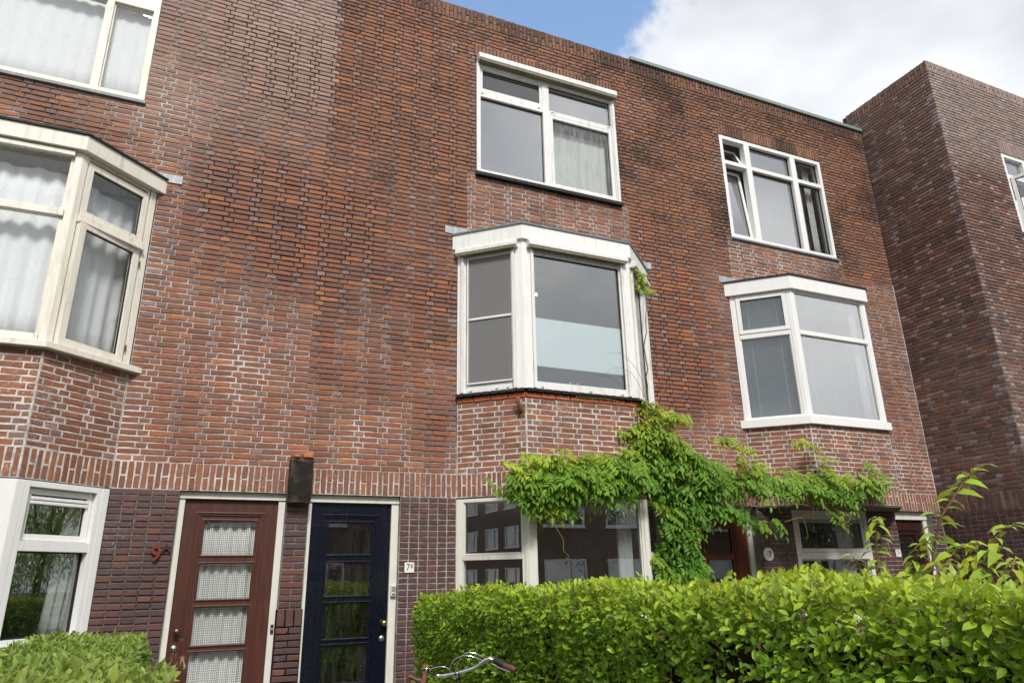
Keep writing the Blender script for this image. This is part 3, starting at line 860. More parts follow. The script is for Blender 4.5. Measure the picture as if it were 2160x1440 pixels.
# second floor, house 7: white window with three lights over three, the left pair tilted in
w = windowlet(houseR, FAC, *W7, .066, -.13, -.012, 'white_upvc')
for a, b in ((7.762, 7.874), (8.778, 8.892)): bar('mullion', w, 'white_upvc', FAC, a, b, -.125, -.014, 6.71, 8.492)
for a, b in ((7.311, 7.762), (7.874, 8.778), (8.892, 9.427)): bar('transom', w, 'white_upvc', FAC, a, b, -.125, -.018, 8.018, 8.088)
sash(w, FAC, 7.315, 7.757, 6.715, 8.012, .05, -.12, -.07, 'white_upvc', 'glass_sky', xf=tilt(FAC, 7.3, -.1, 6.715, R(-5.5)))
sash(w, FAC, 7.315, 7.757, 8.092, 8.488, .045, -.12, -.07, 'white_upvc', 'glass', xf=tilt(FAC, 7.3, -.1, 8.092, R(-24)))
for a, b, z0, z1, g in ((7.874, 8.778, 6.71, 8.018, 'glass_sky'), (7.874, 8.778, 8.088, 8.492, 'glass_sky'), (8.892, 9.427, 6.71, 8.018, 'glass'), (8.892, 9.427, 8.088, 8.492, 'glass')):
    pane(w, FAC, a, b, z0, z1, -.085, g); MB().ring(FAC, a, b, z0, z1, .008, -.10, -.07).build('seal', 'seal_black', w)
bar('sill', w, 'lead', FAC, W7[0]-.01, W7[1]+.02, -.1, .025, 6.612, 6.645)

# first floor bay, house 9: cream timber, leaf ajar
zb0, zb1 = 3.685, 5.665
corner_posts(house9, C9, .068, zb0, zb1, 'cream_wood', -.012)
F1, F2, F3 = B9
for fr in (F1, F3):
    a, b = .07, fr.L-.075
    w = windowlet(house9, fr, a-.004, b+.004, zb0, zb1, .03, -.085, -.03, 'cream_wood')
    bar('transom', w, 'cream_wood', fr, a, b, -.085, .012, 4.955, 5.02)
    sash(w, fr, a+.012, b-.012, 5.02, 5.60, .06, -.07, -.012, 'cream_wood', 'glass_old')
    sash(w, fr, a+.012, b-.012, 3.70, 4.955, .07, -.07, -.012, 'cream_wood', 'glass_old', xf=swing(fr, b-.01, -.01, R(3.5)) if fr is F3 else None)
    bar('drip_rail', w, 'cream_wood', fr, a, b, -.04, .03, 4.935, 4.962)
    for z in (4.78, 3.86): MB().tube([fr.pt(b-.004, -.002, z-.035), fr.pt(b-.004, -.002, z+.035)], .008).build('hinge', 'old_brass', w)
fr = F2; w = windowlet(house9, fr, .066, fr.L-.066, zb0, zb1, .035, -.085, -.03, 'cream_wood')
bar('transom', w, 'cream_wood', fr, .07, fr.L-.07, -.08, .005, 4.95, 5.022)
pane(w, fr, .09, fr.L-.09, 5.02, 5.635, -.06, 'glass_old'); pane(w, fr, .09, fr.L-.09, 3.71, 4.955, -.06, 'glass_old')
bar('drip_rail', w, 'cream_wood', fr, .07, fr.L-.07, -.02, .02, 5.60, 5.65)
bar('drip_rail', w, 'cream_wood', fr, .07, fr.L-.07, -.06, .0, 3.70, 3.765)

# ground floor bay, house 9: deep white plastic frames
zb0, zb1 = 1.16, 2.478
corner_posts(house9, C9, .07, zb0, zb1, 'white_upvc', .006, -.09)
for fr in B9:
    side = fr is not F2
    a, b = .068, fr.L-.068
    w = windowlet(house9, fr, a, b, zb0, zb1, .05, -.12, .004, 'white_upvc')
    bar('transom', w, 'white_upvc', fr, a+.05, b-.05, -.11, .0, 1.90, 1.985)
    sash(w, fr, a+.054, b-.054, 1.99, zb1-.054, .052, -.10, -.045, 'white_upvc', 'glass_clear')
    for z in (2.29, 2.325): MB().box(fr, a+.10, b-.10, -.06, -.028, z, z+.028).build('vent_louvre', 'white_upvc', w, .006)
    pane(w, fr, a+.045, b-.045, 1.20, 1.905, -.08, 'glass_clear'); MB().ring(fr, a+.05, b-.05, 1.21, 1.90, .01, -.10, -.066).build('seal', 'seal_black', w)
MB().prism(bay_off(C9, .06, .2), 1.105, 1.15).build('sill', 'white_upvc', house9, .005)
MB().prism(bay_off(C7, .06, .2), 1.105, 1.15).build('sill', 'cream_frame', house7, .005)

# first floor bay, house 7B: shutters, insect screen, frosted strip
zb0, zb1 = 3.69, 5.59
corner_posts(house7, C7, .10, zb0, zb1, 'white_wood', .012)
F1, F2, F3 = B7
for fr in B7:
    a, b = .055 if fr is F1 else .10, fr.L-.10 if fr is not F3 else fr.L-.055
    w = windowlet(house7, fr, a, b, zb0, 5.50, .055, -.07, .0, 'alu_white')
    z0, z1 = 3.80, 5.40
    if fr is F2:
        pane(w, fr, a+.05, b-.05, 3.79, 5.42, -.035, 'glass_bay'); MB().ring(fr, a+.05, b-.05, 3.79, 5.42, .008, -.05, -.02).build('seal', 'seal_black', w)
        bar('bottom_rail', w, 'alu_white', fr, a+.055, b-.055, -.065, -.004, 3.745, 3.79); bar('top_rail', w, 'alu_white', fr, a+.055, b-.055, -.065, -.004, 5.42, 5.445)
        MB().box(fr, a+.052, b-.052, -.052, -.046, 3.99, 4.60).build('frosted_film', 'frost', w)
    else:
        sash(w, fr, a+.058, b-.058, 3.748, 5.443, .045, -.068, -.012, 'alu_white', 'glass')
        if fr is F1:
            MB().ring(fr, .128, .722, 3.80, 5.45, .018, -.011, .012).build('screen_frame', 'alu_white', w, .002)
            bar('screen_bar', w, 'alu_white', fr, .146, .704, -.011, .012, 4.608, 4.636, .002)
            for z0, z1 in ((3.818, 4.608), (4.636, 5.432)): MB().box(fr, .146, .704, -.004, -.002, z0, z1).build('insect_screen', 'screen_mesh', w)
    pr = [(0, 5.578), (.075, 5.578), (.10, 5.55), (.10, 5.505), (.08, 5.487), (0, 5.487)]
    extr(fr, a-.05 if fr is not F1 else .0, b+.05 if fr is not F3 else fr.L, pr).build('shutter_box', 'alu_white', w, .003)
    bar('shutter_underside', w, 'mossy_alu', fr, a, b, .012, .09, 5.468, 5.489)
    for u in (a, b-.036): bar('guide_rail', w, 'alu_white', fr, u, u+.036, .0, .036, 3.70, 5.47)
    for u in (a+.12, (a+b)/2+.1, b-.12): bar('drain_cap', w, 'seal_black', fr, u-.018, u+.018, -.01, .004, 3.712, 3.72, 0)
# ground floor bay, house 7B
zb0, zb1 = 1.16, 2.47
corner_posts(house7, C7, .052, zb0, zb1, 'cream_frame', .004)
for fr in B7:
    a, b = .05, fr.L-.05
    w = windowlet(house7, fr, a, b, zb0, zb1, .038, -.08, -.006, 'cream_frame')
    if fr is F2:
        pane(w, fr, a+.03, b-.03, 1.19, 2.44, -.045, 'glass_clear'); ringo('glazing_bead', w, 'cream_frame', fr, a+.036, b-.036, 1.195, 2.435, .018, -.04, -.022)
    else:
        bar('transom', w, 'cream_frame', fr, a+.03, b-.03, -.075, .004, 1.808, 1.862)
        pane(w, fr, a+.03, b-.03, 1.862, 2.44, -.045, 'glass_clear'); pane(w, fr, a+.03, b-.03, 1.19, 1.81, -.045, 'glass_clear')
        ringo('glazing_bead', w, 'cream_frame', fr, a+.036, b-.036, 1.866, 2.435, .015, -.04, -.022)

# first floor bay, house 7
zb0, zb1 = 3.682, 5.59
corner_posts(houseR, CR, .062, zb0, zb1, 'white_upvc', .0)
for fr in BR:
    a, b = .06, fr.L-.06
    w = windowlet(houseR, fr, a, b, zb0, zb1, .03, -.08, -.008, 'white_upvc')
    bar('transom', w, 'white_upvc', fr, a+.02, b-.02, -.075, .0, 4.90, 4.965)
    if fr is BR[0]: sash(w, fr, a+.025, b-.01, 4.975, 5.565, .058, -.07, .008, 'white_upvc', 'glass')
    else: pane(w, fr, a+.02, b-.02, 4.96, 5.565, -.04, 'glass_sky'); ringo('glazing_bead', w, 'white_upvc', fr, a+.028, b-.028, 4.962, 5.562, .014, -.04, -.02)
    pane(w, fr, a+.02, b-.02, 3.70, 4.905, -.04, 'glass' if fr is BR[0] else 'glass_sky'); ringo('glazing_bead', w, 'white_upvc', fr, a+.028, b-.028, 3.71, 4.90, .012, -.04, -.02)

# ground floor window, house 7
w = windowlet(houseR, FAC, GR[0], GR[1], .95, GR[3], .075, -.10, -.004, 'cream_frame')
bar('transom', w, 'cream_frame', FAC, GR[0]+.07, GR[1]-.07, -.095, -.0, 1.79, 1.885)
sash(w, FAC, GR[0]+.075, GR[1]-.075, 1.888, GR[3]-.075, .05, -.08, -.02, 'cream_frame', 'glass')
bar('vent_grille', w, 'zinc', FAC, GR[0]+.13, GR[1]-.13, -.06, -.015, 2.29, 2.33)
pane(w, FAC, GR[0]+.07, GR[1]-.07, 1.02, 1.795, -.05, 'glass'); ringo('glazing_bead', w, 'cream_frame', FAC, GR[0]+.078, GR[1]-.078, 1.03, 1.788, .015, -.05, -.03)

# window of the projecting block, left leaf swung out
w = windowlet(block, BFN, *W10, .06, -.11, -.01, 'white_upvc')
bar('mullion', w, 'white_upvc', BFN, 2.05, 2.14, -.1, -.012, 7.03, 8.475); bar('transom', w, 'white_upvc', BFN, 1.538, 3.49, -.105, -.018, 8.06, 8.13)
pane(w, BFN, 1.53, 2.06, 8.13, 8.48, -.07, 'glass_sky'); pane(w, BFN, 2.14, 3.49, 8.13, 8.48, -.07, 'glass_sky'); pane(w, BFN, 2.14, 3.49, 7.03, 8.06, -.07, 'glass_sky')
sash(w, BFN, 1.545, 2.045, 7.035, 8.055, .055, -.06, -.0, 'white_upvc', 'glass', xf=swing(BFN, 1.545, 0, R(-75)))
bar('sill', w, 'lead', BFN, W10[0]-.02, W10[1]+.02, -.1, .03, 6.93, 6.97)

# ------------------------------------------------------------------ front doors
def door(house, label, o, lf, z1, dep, mat, panes, pu, frmat, knob_u, metal_, hinge_left=True, boards=None):
    """o opening u0,u1; lf leaf u0,u1; panes z pairs; pu pane u0,u1"""
    fj = dep+.075
    d = MB().box(FAC, lf[0]+.002, pu[0]-.045, -dep-.045, -dep, .1, z1).box(FAC, pu[1]+.045, lf[1]-.002, -dep-.045, -dep, .1, z1) \
        .box(FAC, pu[0]-.045, pu[1]+.045, -dep-.045, -dep, panes[0][1]+.05, z1).box(FAC, pu[0]-.045, pu[1]+.045, -dep-.045, -dep, .1, panes[-1][0]-.05).build('door', mat, house, .003, label=label)
    ringo('panel_moulding', d, mat, FAC, pu[0]-.085, pu[1]+.085, panes[-1][0]-.10, panes[0][1]+.085, .014, -dep-.01, -dep+.009)
    mb = MB()
    mb.box(FAC, pu[0]-.046, pu[0], -dep-.043, -dep-.012, panes[-1][0]-.05, panes[0][1]+.05).box(FAC, pu[1], pu[1]+.046, -dep-.043, -dep-.012, panes[-1][0]-.05, panes[0][1]+.05)
    zz = [panes[0][1]+.05]+[z for p in panes for z in (p[1], p[0])]+[panes[-1][0]-.05]
    for i in range(0, len(zz), 2): mb.box(FAC, pu[0]-.002, pu[1]+.002, -dep-.043, -dep-.012, zz[i+1], zz[i])
    mb.build('inner_frame', mat, d, .002)
    for p in panes:
        pane(d, FAC, pu[0]-.004, pu[1]+.004, p[0]-.004, p[1]+.004, -dep-.025, 'glass')
        ringo('pane_moulding', d, mat, FAC, pu[0]-.018, pu[1]+.018, p[0]-.018, p[1]+.018, .014, -dep-.014, -dep-.001, .003)
    ax = (0, -1, 0)
    kb = MB().lathe(FAC.pt(knob_u, -dep, 1.195), ax, [(.026, 0), (.026, .006), (.012, .012), (.011, .035), (.027, .044), (.031, .058), (.026, .074), (.010, .080)]).build('knob', metal_[0], d, smooth=True)
    MB().lathe(FAC.pt(knob_u-.01, -dep, 1.045), ax, [(.031, 0), (.031, .006), (.024, .011), (.014, .012), (.014, .017), (.004, .018)]).build('lock', metal_[1], d, smooth=True)
    f = MB()
    f.box(FAC, o[0], lf[0], -dep-.06, -dep+.03, .04, z1+.002).box(FAC, lf[1], o[1], -dep-.06, -dep+.03, .04, z1+.002).box(FAC, o[0], o[1], -dep-.06, -dep+.045, z1+.004, ZS0-.004)
    f.build('door_frame', frmat, house, .003)
    MB().box(FAC, o[0], o[1], -.2, .02, .0, .095).build('threshold', 'concrete', house, .004)
    # dark hall side of the opening
    MB().box(FAC, o[0]-.1, o[0]-.03, -2.0, -.22, .1, ZS0).box(FAC, o[1]+.03, o[1]+.1, -2.0, -.22, .1, ZS0).build('hall_wall', 'plaster', house)
    return d
dpz = [(1.885, 2.208), (1.476, 1.80), (1.066, 1.40), (.655, 1.0), (.28, .60)]
door(house9, 'worn brown door with four net-curtained panes and flaking varnish at the lock', D9, (-.122, .762), 2.414, .10, 'brown_door', dpz, (.078, .560), 'cream_frame', -.055, ('old_brass', 'steel'))
door(house7, 'glossy navy door with a ladder of glazed panes', DB, (1.10, 1.955), 2.408, .10, 'navy_gloss', dpz, (1.292, 1.752), 'cream_frame', 1.912, ('brass', 'steel'))
door(houseR, 'red brown door with dark glazed panes beside the vine', DR, (6.10, 6.955), 2.40, .18, 'red_door', dpz, (6.29, 6.695), 'cream_frame', 6.16, ('old_brass', 'steel'))
door(houseR, 'very dark brown door against the projecting house', D2, (9.78, 10.42), 2.36, .12, 'dark_door', [(1.72, 2.14), (1.2, 1.62), (.6, 1.1)], (9.86, 10.24), 'cream_frame', 10.34, ('old_brass', 'steel'))

# soot-black stone corbel with broken orange bricks on it
mb = MB(); prof = [(-.05, 2.86), (.085, 2.86), (.145, 2.80), (.135, 2.44), (.12, 2.385), (-.05, 2.385)]
ob = extr(FAC, .830, 1.056, prof).build('corbel', 'soot_stone', house7)
bm = bmesh.new(); bm.from_mesh(ob.data); bmesh.ops.triangulate(bm, faces=bm.faces); bmesh.ops.subdivide_edges(bm, edges=bm.edges, cuts=5, use_grid_fill=True)
for v_ in bm.verts:
    q_ = v_.co*16; v_.co += Vector((noise.noise(q_), noise.noise(q_+Vector((9, 3, 1))), noise.noise(q_+Vector((2, 8, 5)))))*.008+Vector((0, noise.noise(v_.co*55)*.004, 0))
bm.to_mesh(ob.data); bm.free()
for a, b, t in ((.862, .925, .012), (.95, 1.047, .038)): MB().box(FAC, a, b, -.03, .125, 2.845, 2.862+t).build('corbel_brick', 'orange_brick', house7, .012)
# rusty pipe stub on the bay corner
p = B7[0].pt(B7[0].L-.06, 0, 3.42)
MB().tube([p, p+B7[0].n*.05+Vector((0, 0, .01)), p+B7[0].n*.06+Vector((-.015, 0, .09)), p+B7[0].n*.065+Vector((-.02, 0, .15))], [.022, .022, .019, .028], 10).build('pipe_stub', 'rust', house7, smooth=True)
MB().box(B7[0], B7[0].L-.10, B7[0].L-.02, -.004, .006, 3.36, 3.46).build('pipe_plate', 'rust', house7)

# ------------------------------------------------------------------ signs, bells
def text_mesh(s, size, depth, bold=0.):
    cu_ = bpy.data.curves.new('t', 'FONT'); cu_.body = s; cu_.size = size; cu_.extrude = depth; cu_.align_x = 'CENTER'; cu_.align_y = 'CENTER'
    cu_.resolution_u = 4; cu_.offset = bold
    o = bpy.data.objects.new('t', cu_); COL.objects.link(o); bpy.context.view_layer.update()
    me = bpy.data.meshes.new_from_object(o.evaluated_get(bpy.context.evaluated_depsgraph_get()))
    bpy.data.objects.remove(o); return me
def text_at(name, s, size, depth, p, mat, parent, squash=1., bevel=0, bold=0.):
    me = text_mesh(s, size, depth, bold); me.transform(Matrix.Translation(p) @ Matrix.Rotation(R(90), 4, 'X') @ Matrix.Diagonal((squash, 1, 1, 1)))
    me.materials.clear(); me.materials.append(MATS[mat]); o = bpy.data.objects.new(name, me); o.color = (0, 0, 0, 0); link(o, parent)
    if bevel: b = o.modifiers.new('bevel', 'BEVEL'); b.width = bevel; b.segments = 2
    return o
def sign(label, u0, u1, z0, z1, big, small, sx):
    t = thing('house_number_sign', label, 'sign', (u0, -.01, z0), 'house numbers')
    MB().box(FAC, u0, u1, .004, .010, z0, z1).build('plate', 'enamel', t, .002)
    w_, h_ = u1-u0, z1-z0
    text_at('numeral', big, h_*.92, .0008, Vector((u0+w_*.36, -.0112, z0+h_*.50)), 'ink', t, .85)
    text_at('numeral', small, h_*.55, .0008, Vector((u0+w_*.73, -.0112, z0+h_*.62)), 'ink', t, .9)
    for a, b in ((.1, .1), (.9, .9)): MB().lathe(FAC.pt(u0+w_*a, .010, z0+h_*b), (0, -1, 0), [(.004, 0), (.003, .002)], 8).build('screw', 'ink', t)
sign('white enamel plate reading 7B on glazed pier beside navy door', 2.098, 2.205, 1.69, 1.795, '7', 'B', 1)
sign('small white enamel plate reading 7a by the dark brown door', 9.572, 9.68, 1.815, 1.92, '7', 'a', 1)
t = thing('house_number_sign', 'raised red and black metal numerals reading 9A on glazed pier', 'sign', (-.31, -.01, 1.82), 'house numbers')
text_at('numeral', '9', .20, .009, Vector((-.316, -.022, 1.888)), 'numeral_red', t, .92, .003, .004)
text_at('numeral', 'A', .098, .008, Vector((-.232, -.02, 1.945)), 'numeral_black', t, .95, .002, .003)
t = thing('round_wall_plate', 'round off-white wall plate with dark mark on pier beside red door', 'wall plate', (7.13, -.01, 1.86))
MB().lathe(FAC.pt(7.135, .004, 1.86), (0, -1, 0), [(.088, 0), (.088, .010), (.080, .016), (.01, .018)], 28).build('disc', 'enamel', t)
text_at('numeral', '7', .12, .003, Vector((7.15, -.024, 1.855)), 'ink', t)
for u, z in ((7.09, 1.865), (7.135, 1.925)): MB().lathe(FAC.pt(u, .018, z), (0, -1, 0), [(.006, 0), (.004, .004)], 8).build('screw', 'ink', t)
t = thing('doorbell', 'small black doorbell with white button on frame of brown door', 'doorbell', (.80, -.03+.1, 1.15))
MB().box(FAC, .784, .812, -.069, -.052, 1.145, 1.225).build('case', 'rubber', t, .004)
MB().lathe(FAC.pt(.798, -.052, 1.185), (0, -1, 0), [(.007, 0), (.007, .004), (.004, .006)], 12).build('button', 'enamel', t)
t = thing('intercom', 'pale plastic intercom panel on frame of navy door', 'intercom', (2.0, -.0+.07, 1.45))
MB().box(FAC, 1.972, 2.026, -.069, -.035, 1.455, 1.565).build('case', 'plastic_white', t, .004)
for k in range(5): MB().box(FAC, 1.98, 2.018, -.0352, -.032, 1.548-k*.011, 1.553-k*.011).build('slot', 'steel', t)
MB().box(FAC, 1.985, 2.013, -.0352, -.030, 1.468, 1.486).build('button', 'steel', t)

# ------------------------------------------------------------------ curtains, blinds
def curtain(name, label, fr, u0, u1, z0, z1, d, mat, amp=.02, pitch=.09, n=None, sag=0., tilt_=0.):
    n = n or max(12, int((u1-u0)/.012)); ph = RNG.random()*6; vs = []; fs = []
    rows = 6
    for j in range(rows+1):
        v = j/rows
        for i in range(n+1):
            u = u0+(u1-u0)*i/n
            w_ = math.sin(u*2*math.pi/pitch+ph+.6*math.sin(u*7))*amp*(1-.35*v)+math.sin(u*31+v*2)*amp*.25
            z = z0+(z1-z0)*v + (sag*math.sin(u*18+ph) if j == rows else 0)
            vs.append(fr.pt(u+tilt_*(1-v), d-w_, z))
    for j in range(rows):
        for i in range(n): a = j*(n+1)+i; fs.append((a, a+1, a+n+2, a+n+1))
    o = MB().add(vs, fs).build(name, mat, smooth=True, fixn=False)
    s = o.modifiers.new('solid', 'SOLIDIFY'); s.thickness = .0015
    return tag(o, label, 'curtain', 'curtains behind the windows')
curtain('net_curtain', 'wide white net curtain in top window of the pale house', FAC, -2.80, -1.60, 6.8, 8.7, -.16, 'net_white', .009, .16)
curtain('net_curtain', 'narrow pale net panel at the edge of top window of the pale house', FAC, -1.56, -1.10, 6.8, 8.7, -.13, 'net_white', .006, .12)
curtain('net_curtain', 'net panel in the far narrow light of top window of the pale house', FAC, -3.22, -2.85, 6.8, 8.7, -.13, 'net_white', .006, .12)
curtain('net_curtain', 'long pleated white net hung across front of the cream bay', B9[1], .1, 1.46, 3.72, 5.50, -.20, 'net_white', .018, .15, sag=.012)
curtain('net_curtain', 'pleated white net in slanted side of the cream bay', B9[2], .06, .80, 3.72, 5.46, -.20, 'net_sheer', .018, .14, sag=.012)
curtain('drape', 'dull gold drape tied behind net in side of the cream bay', B9[2], .45, .74, 3.72, 5.3, -.30, 'curtain_cream', .03, .12)
curtain('drape', 'grey green drape drawn aside in white ground floor bay', B9[2], .60, .80, 1.2, 2.42, -.16, 'curtain_grey', .025, .08, tilt_=-.08)
curtain('drape', 'pale curtain behind tall right light of window with tilted panes', FAC, 9.22, 9.40, 6.7, 8.5, -.22, 'curtain_grey', .025, .07)
curtain('drape', 'grey voile behind lower right sash under the roller shutter box', FAC, 4.10, 5.1, 6.85, 7.9, -.16, 'curtain_grey', .008, .11)
curtain('drape', 'thin grey drape at right of ground floor bay behind the hedge', B7[1], 1.22, 1.42, 1.2, 2.43, -.18, 'curtain_grey', .02, .07)
curtain('drape', 'pale drape at right of front light of plain white bay', B7[1].__class__((CR-BF, -BD), (CR+BF, -BD)), 1.27, 1.42, 3.7, 5.5, -.14, 'net_sheer', .02, .07)
curtain('drape', 'grey drape at right of window beside dark brown door', FAC, 8.62, 8.95, 1.0, 2.36, -.18, 'curtain_grey', .02, .09)
curtain('lace_curtain', 'white crochet lace curtain behind panes of brown door', FAC, .05, .59, .2, 2.26, -.185, 'lace', .022, .085)
tb = thing('venetian_blind', 'pale blue grey slatted blind in slanted side of plain white bay', 'blind', BR[0].pt(.43, -.1, 3.7))
for z0, z1 in ((3.72, 5.52),):
    mb = MB(); z = z0
    while z < z1:
        mb.add([BR[0].pt(.10, -.105, z+.008), BR[0].pt(.78, -.105, z+.008), BR[0].pt(.78, -.125, z-.006), BR[0].pt(.10, -.125, z-.006)], [(0, 1, 2, 3)]); z += .0225
    mb.build('slats', 'blind_slat', tb, kind='stuff', fixn=False)
MB().box(BR[0], .10, .78, -.135, -.10, 5.52, 5.55).build('head_rail', 'white_upvc', tb)
for u in (.24, .64): MB().tube([BR[0].pt(u, -.10, 3.72), BR[0].pt(u, -.10, 5.52)], .0016, 5).build('cord', 'white_upvc', tb)
tb = thing('blind_cords', 'pulled-up blind with three hanging cords in front of plain white bay', 'blind', BR[1].pt(.7, -.1, 5.5))
MB().box(BR[1], .08, 1.45, -.14, -.10, 5.46, 5.54).build('head_rail', 'white_upvc', tb)
for u in (.33, .72, 1.1): MB().tube([BR[1].pt(u, -.11, 3.72), BR[1].pt(u, -.11, 5.47)], .0022, 5).build('cord', 'white_upvc', tb)
# lamp and candles seen through the shuttered bay
p = at_y(1131, 622, .5)
t = thing('pendant_lamp', 'small glowing lamp bulb inside the shuttered bay room', 'lamp', p)
MB().lathe(p, (0, 0, 1), [(.003, -.016), (.012, -.010), (.016, 0), (.012, .010), (.006, .035)], 14).build('bulb', 'lamp_glow', t, smooth=True)
MB().tube([p+Vector((0, 0, .035)), Vector((p.x, p.y, 5.58))], .004, 6).build('cord', 'rubber', t)
for u, mt, lb in ((.66, 'candle_white', 'short white candle on sill of the shuttered bay'), (.76, 'wax', 'short pink candle on sill of the shuttered bay')):
    t = thing('candle', lb, 'candle', B7[1].pt(u, -.13, 3.70))
    MB().lathe(B7[1].pt(u, -.13, 3.645), (0, 0, 1), [(.011, 0), (.011, .20), (.004, .215)], 12).build('wax_body', mt, t, smooth=True)
    MB().tube([B7[1].pt(u, -.13, 3.86), B7[1].pt(u, -.13, 3.875)], .0015, 5).build('wick', 'ink', t)

# ------------------------------------------------------------------ foliage
def leaf_arrays(P, Dn, Nn, L, W, fold=.25, curl=.18):
    """P base, Dn direction, Nn normal (N,3); returns verts (N*8,3) and face indices"""
    Dn = Dn/np.linalg.norm(Dn, axis=1, keepdims=True)
    S = np.cross(Nn, Dn); S /= np.linalg.norm(S, axis=1, keepdims=True)+1e-9
    Nn = np.cross(Dn, S)
    L = L[:, None]; W = W[:, None]
    def pt(a, b, c): return P+Dn*L*a+S*W*b+Nn*c
    up = W*fold
    v = np.stack([pt(0, 0, 0), pt(.33, .46, up*.5-L*curl*.03), pt(.33, -.46, up*.5-L*curl*.03), pt(.36, 0, -L*curl*.02), pt(.70, .40, up*.45-L*curl*.35), pt(.70, -.40, up*.45-L*curl*.35), pt(.72, 0, -L*curl*.4), pt(1, 0, -L*curl)], 1)
    return v.reshape(-1, 3)
LF = np.array([(0, 2, 3), (0, 3, 1), (1, 3, 6), (1, 6, 4), (2, 5, 6), (2, 6, 3), (4, 6, 7), (6, 5, 7)])
def leaf_mesh(name, V, n, cols, mat):
    me = bpy.data.meshes.new(name)
    F = (LF[None]+8*np.arange(n)[:, None, None]).reshape(-1, 3)
    me.vertices.add(len(V)); me.vertices.foreach_set('co', V.astype(np.float32).ravel())
    me.loops.add(F.size); me.loops.foreach_set('vertex_index', F.astype(np.int32).ravel())
    me.polygons.add(len(F)); me.polygons.foreach_set('loop_start', np.arange(0, F.size, 3, dtype=np.int32)); me.polygons.foreach_set('loop_total', np.full(len(F), 3, np.int32))
    me.update(calc_edges=True)
    if cols is not None:
        a = me.color_attributes.new('Col', 'FLOAT_COLOR', 'POINT')
        a.data.foreach_set('color', np.repeat(np.concatenate([cols, np.zeros((n, 1))], 1), 8, 0).astype(np.float32).ravel())
    me.polygons.foreach_set('use_smooth', np.ones(len(F), bool))
    me.materials.append(MATS[mat]); return me
def rnd(n): return NP.normal(size=(n, 3))

def lumps(P, s, seed):
    """cheap smooth lumpiness"""
    r = np.random.default_rng(seed); out = np.zeros(len(P))
    for k in range(7):
        d = r.normal(size=3); d /= np.linalg.norm(d); f = s*(1+k*.55)
        out += np.sin(P@d*f+r.random()*6.28)/(1+.4*k)
    return out/3.

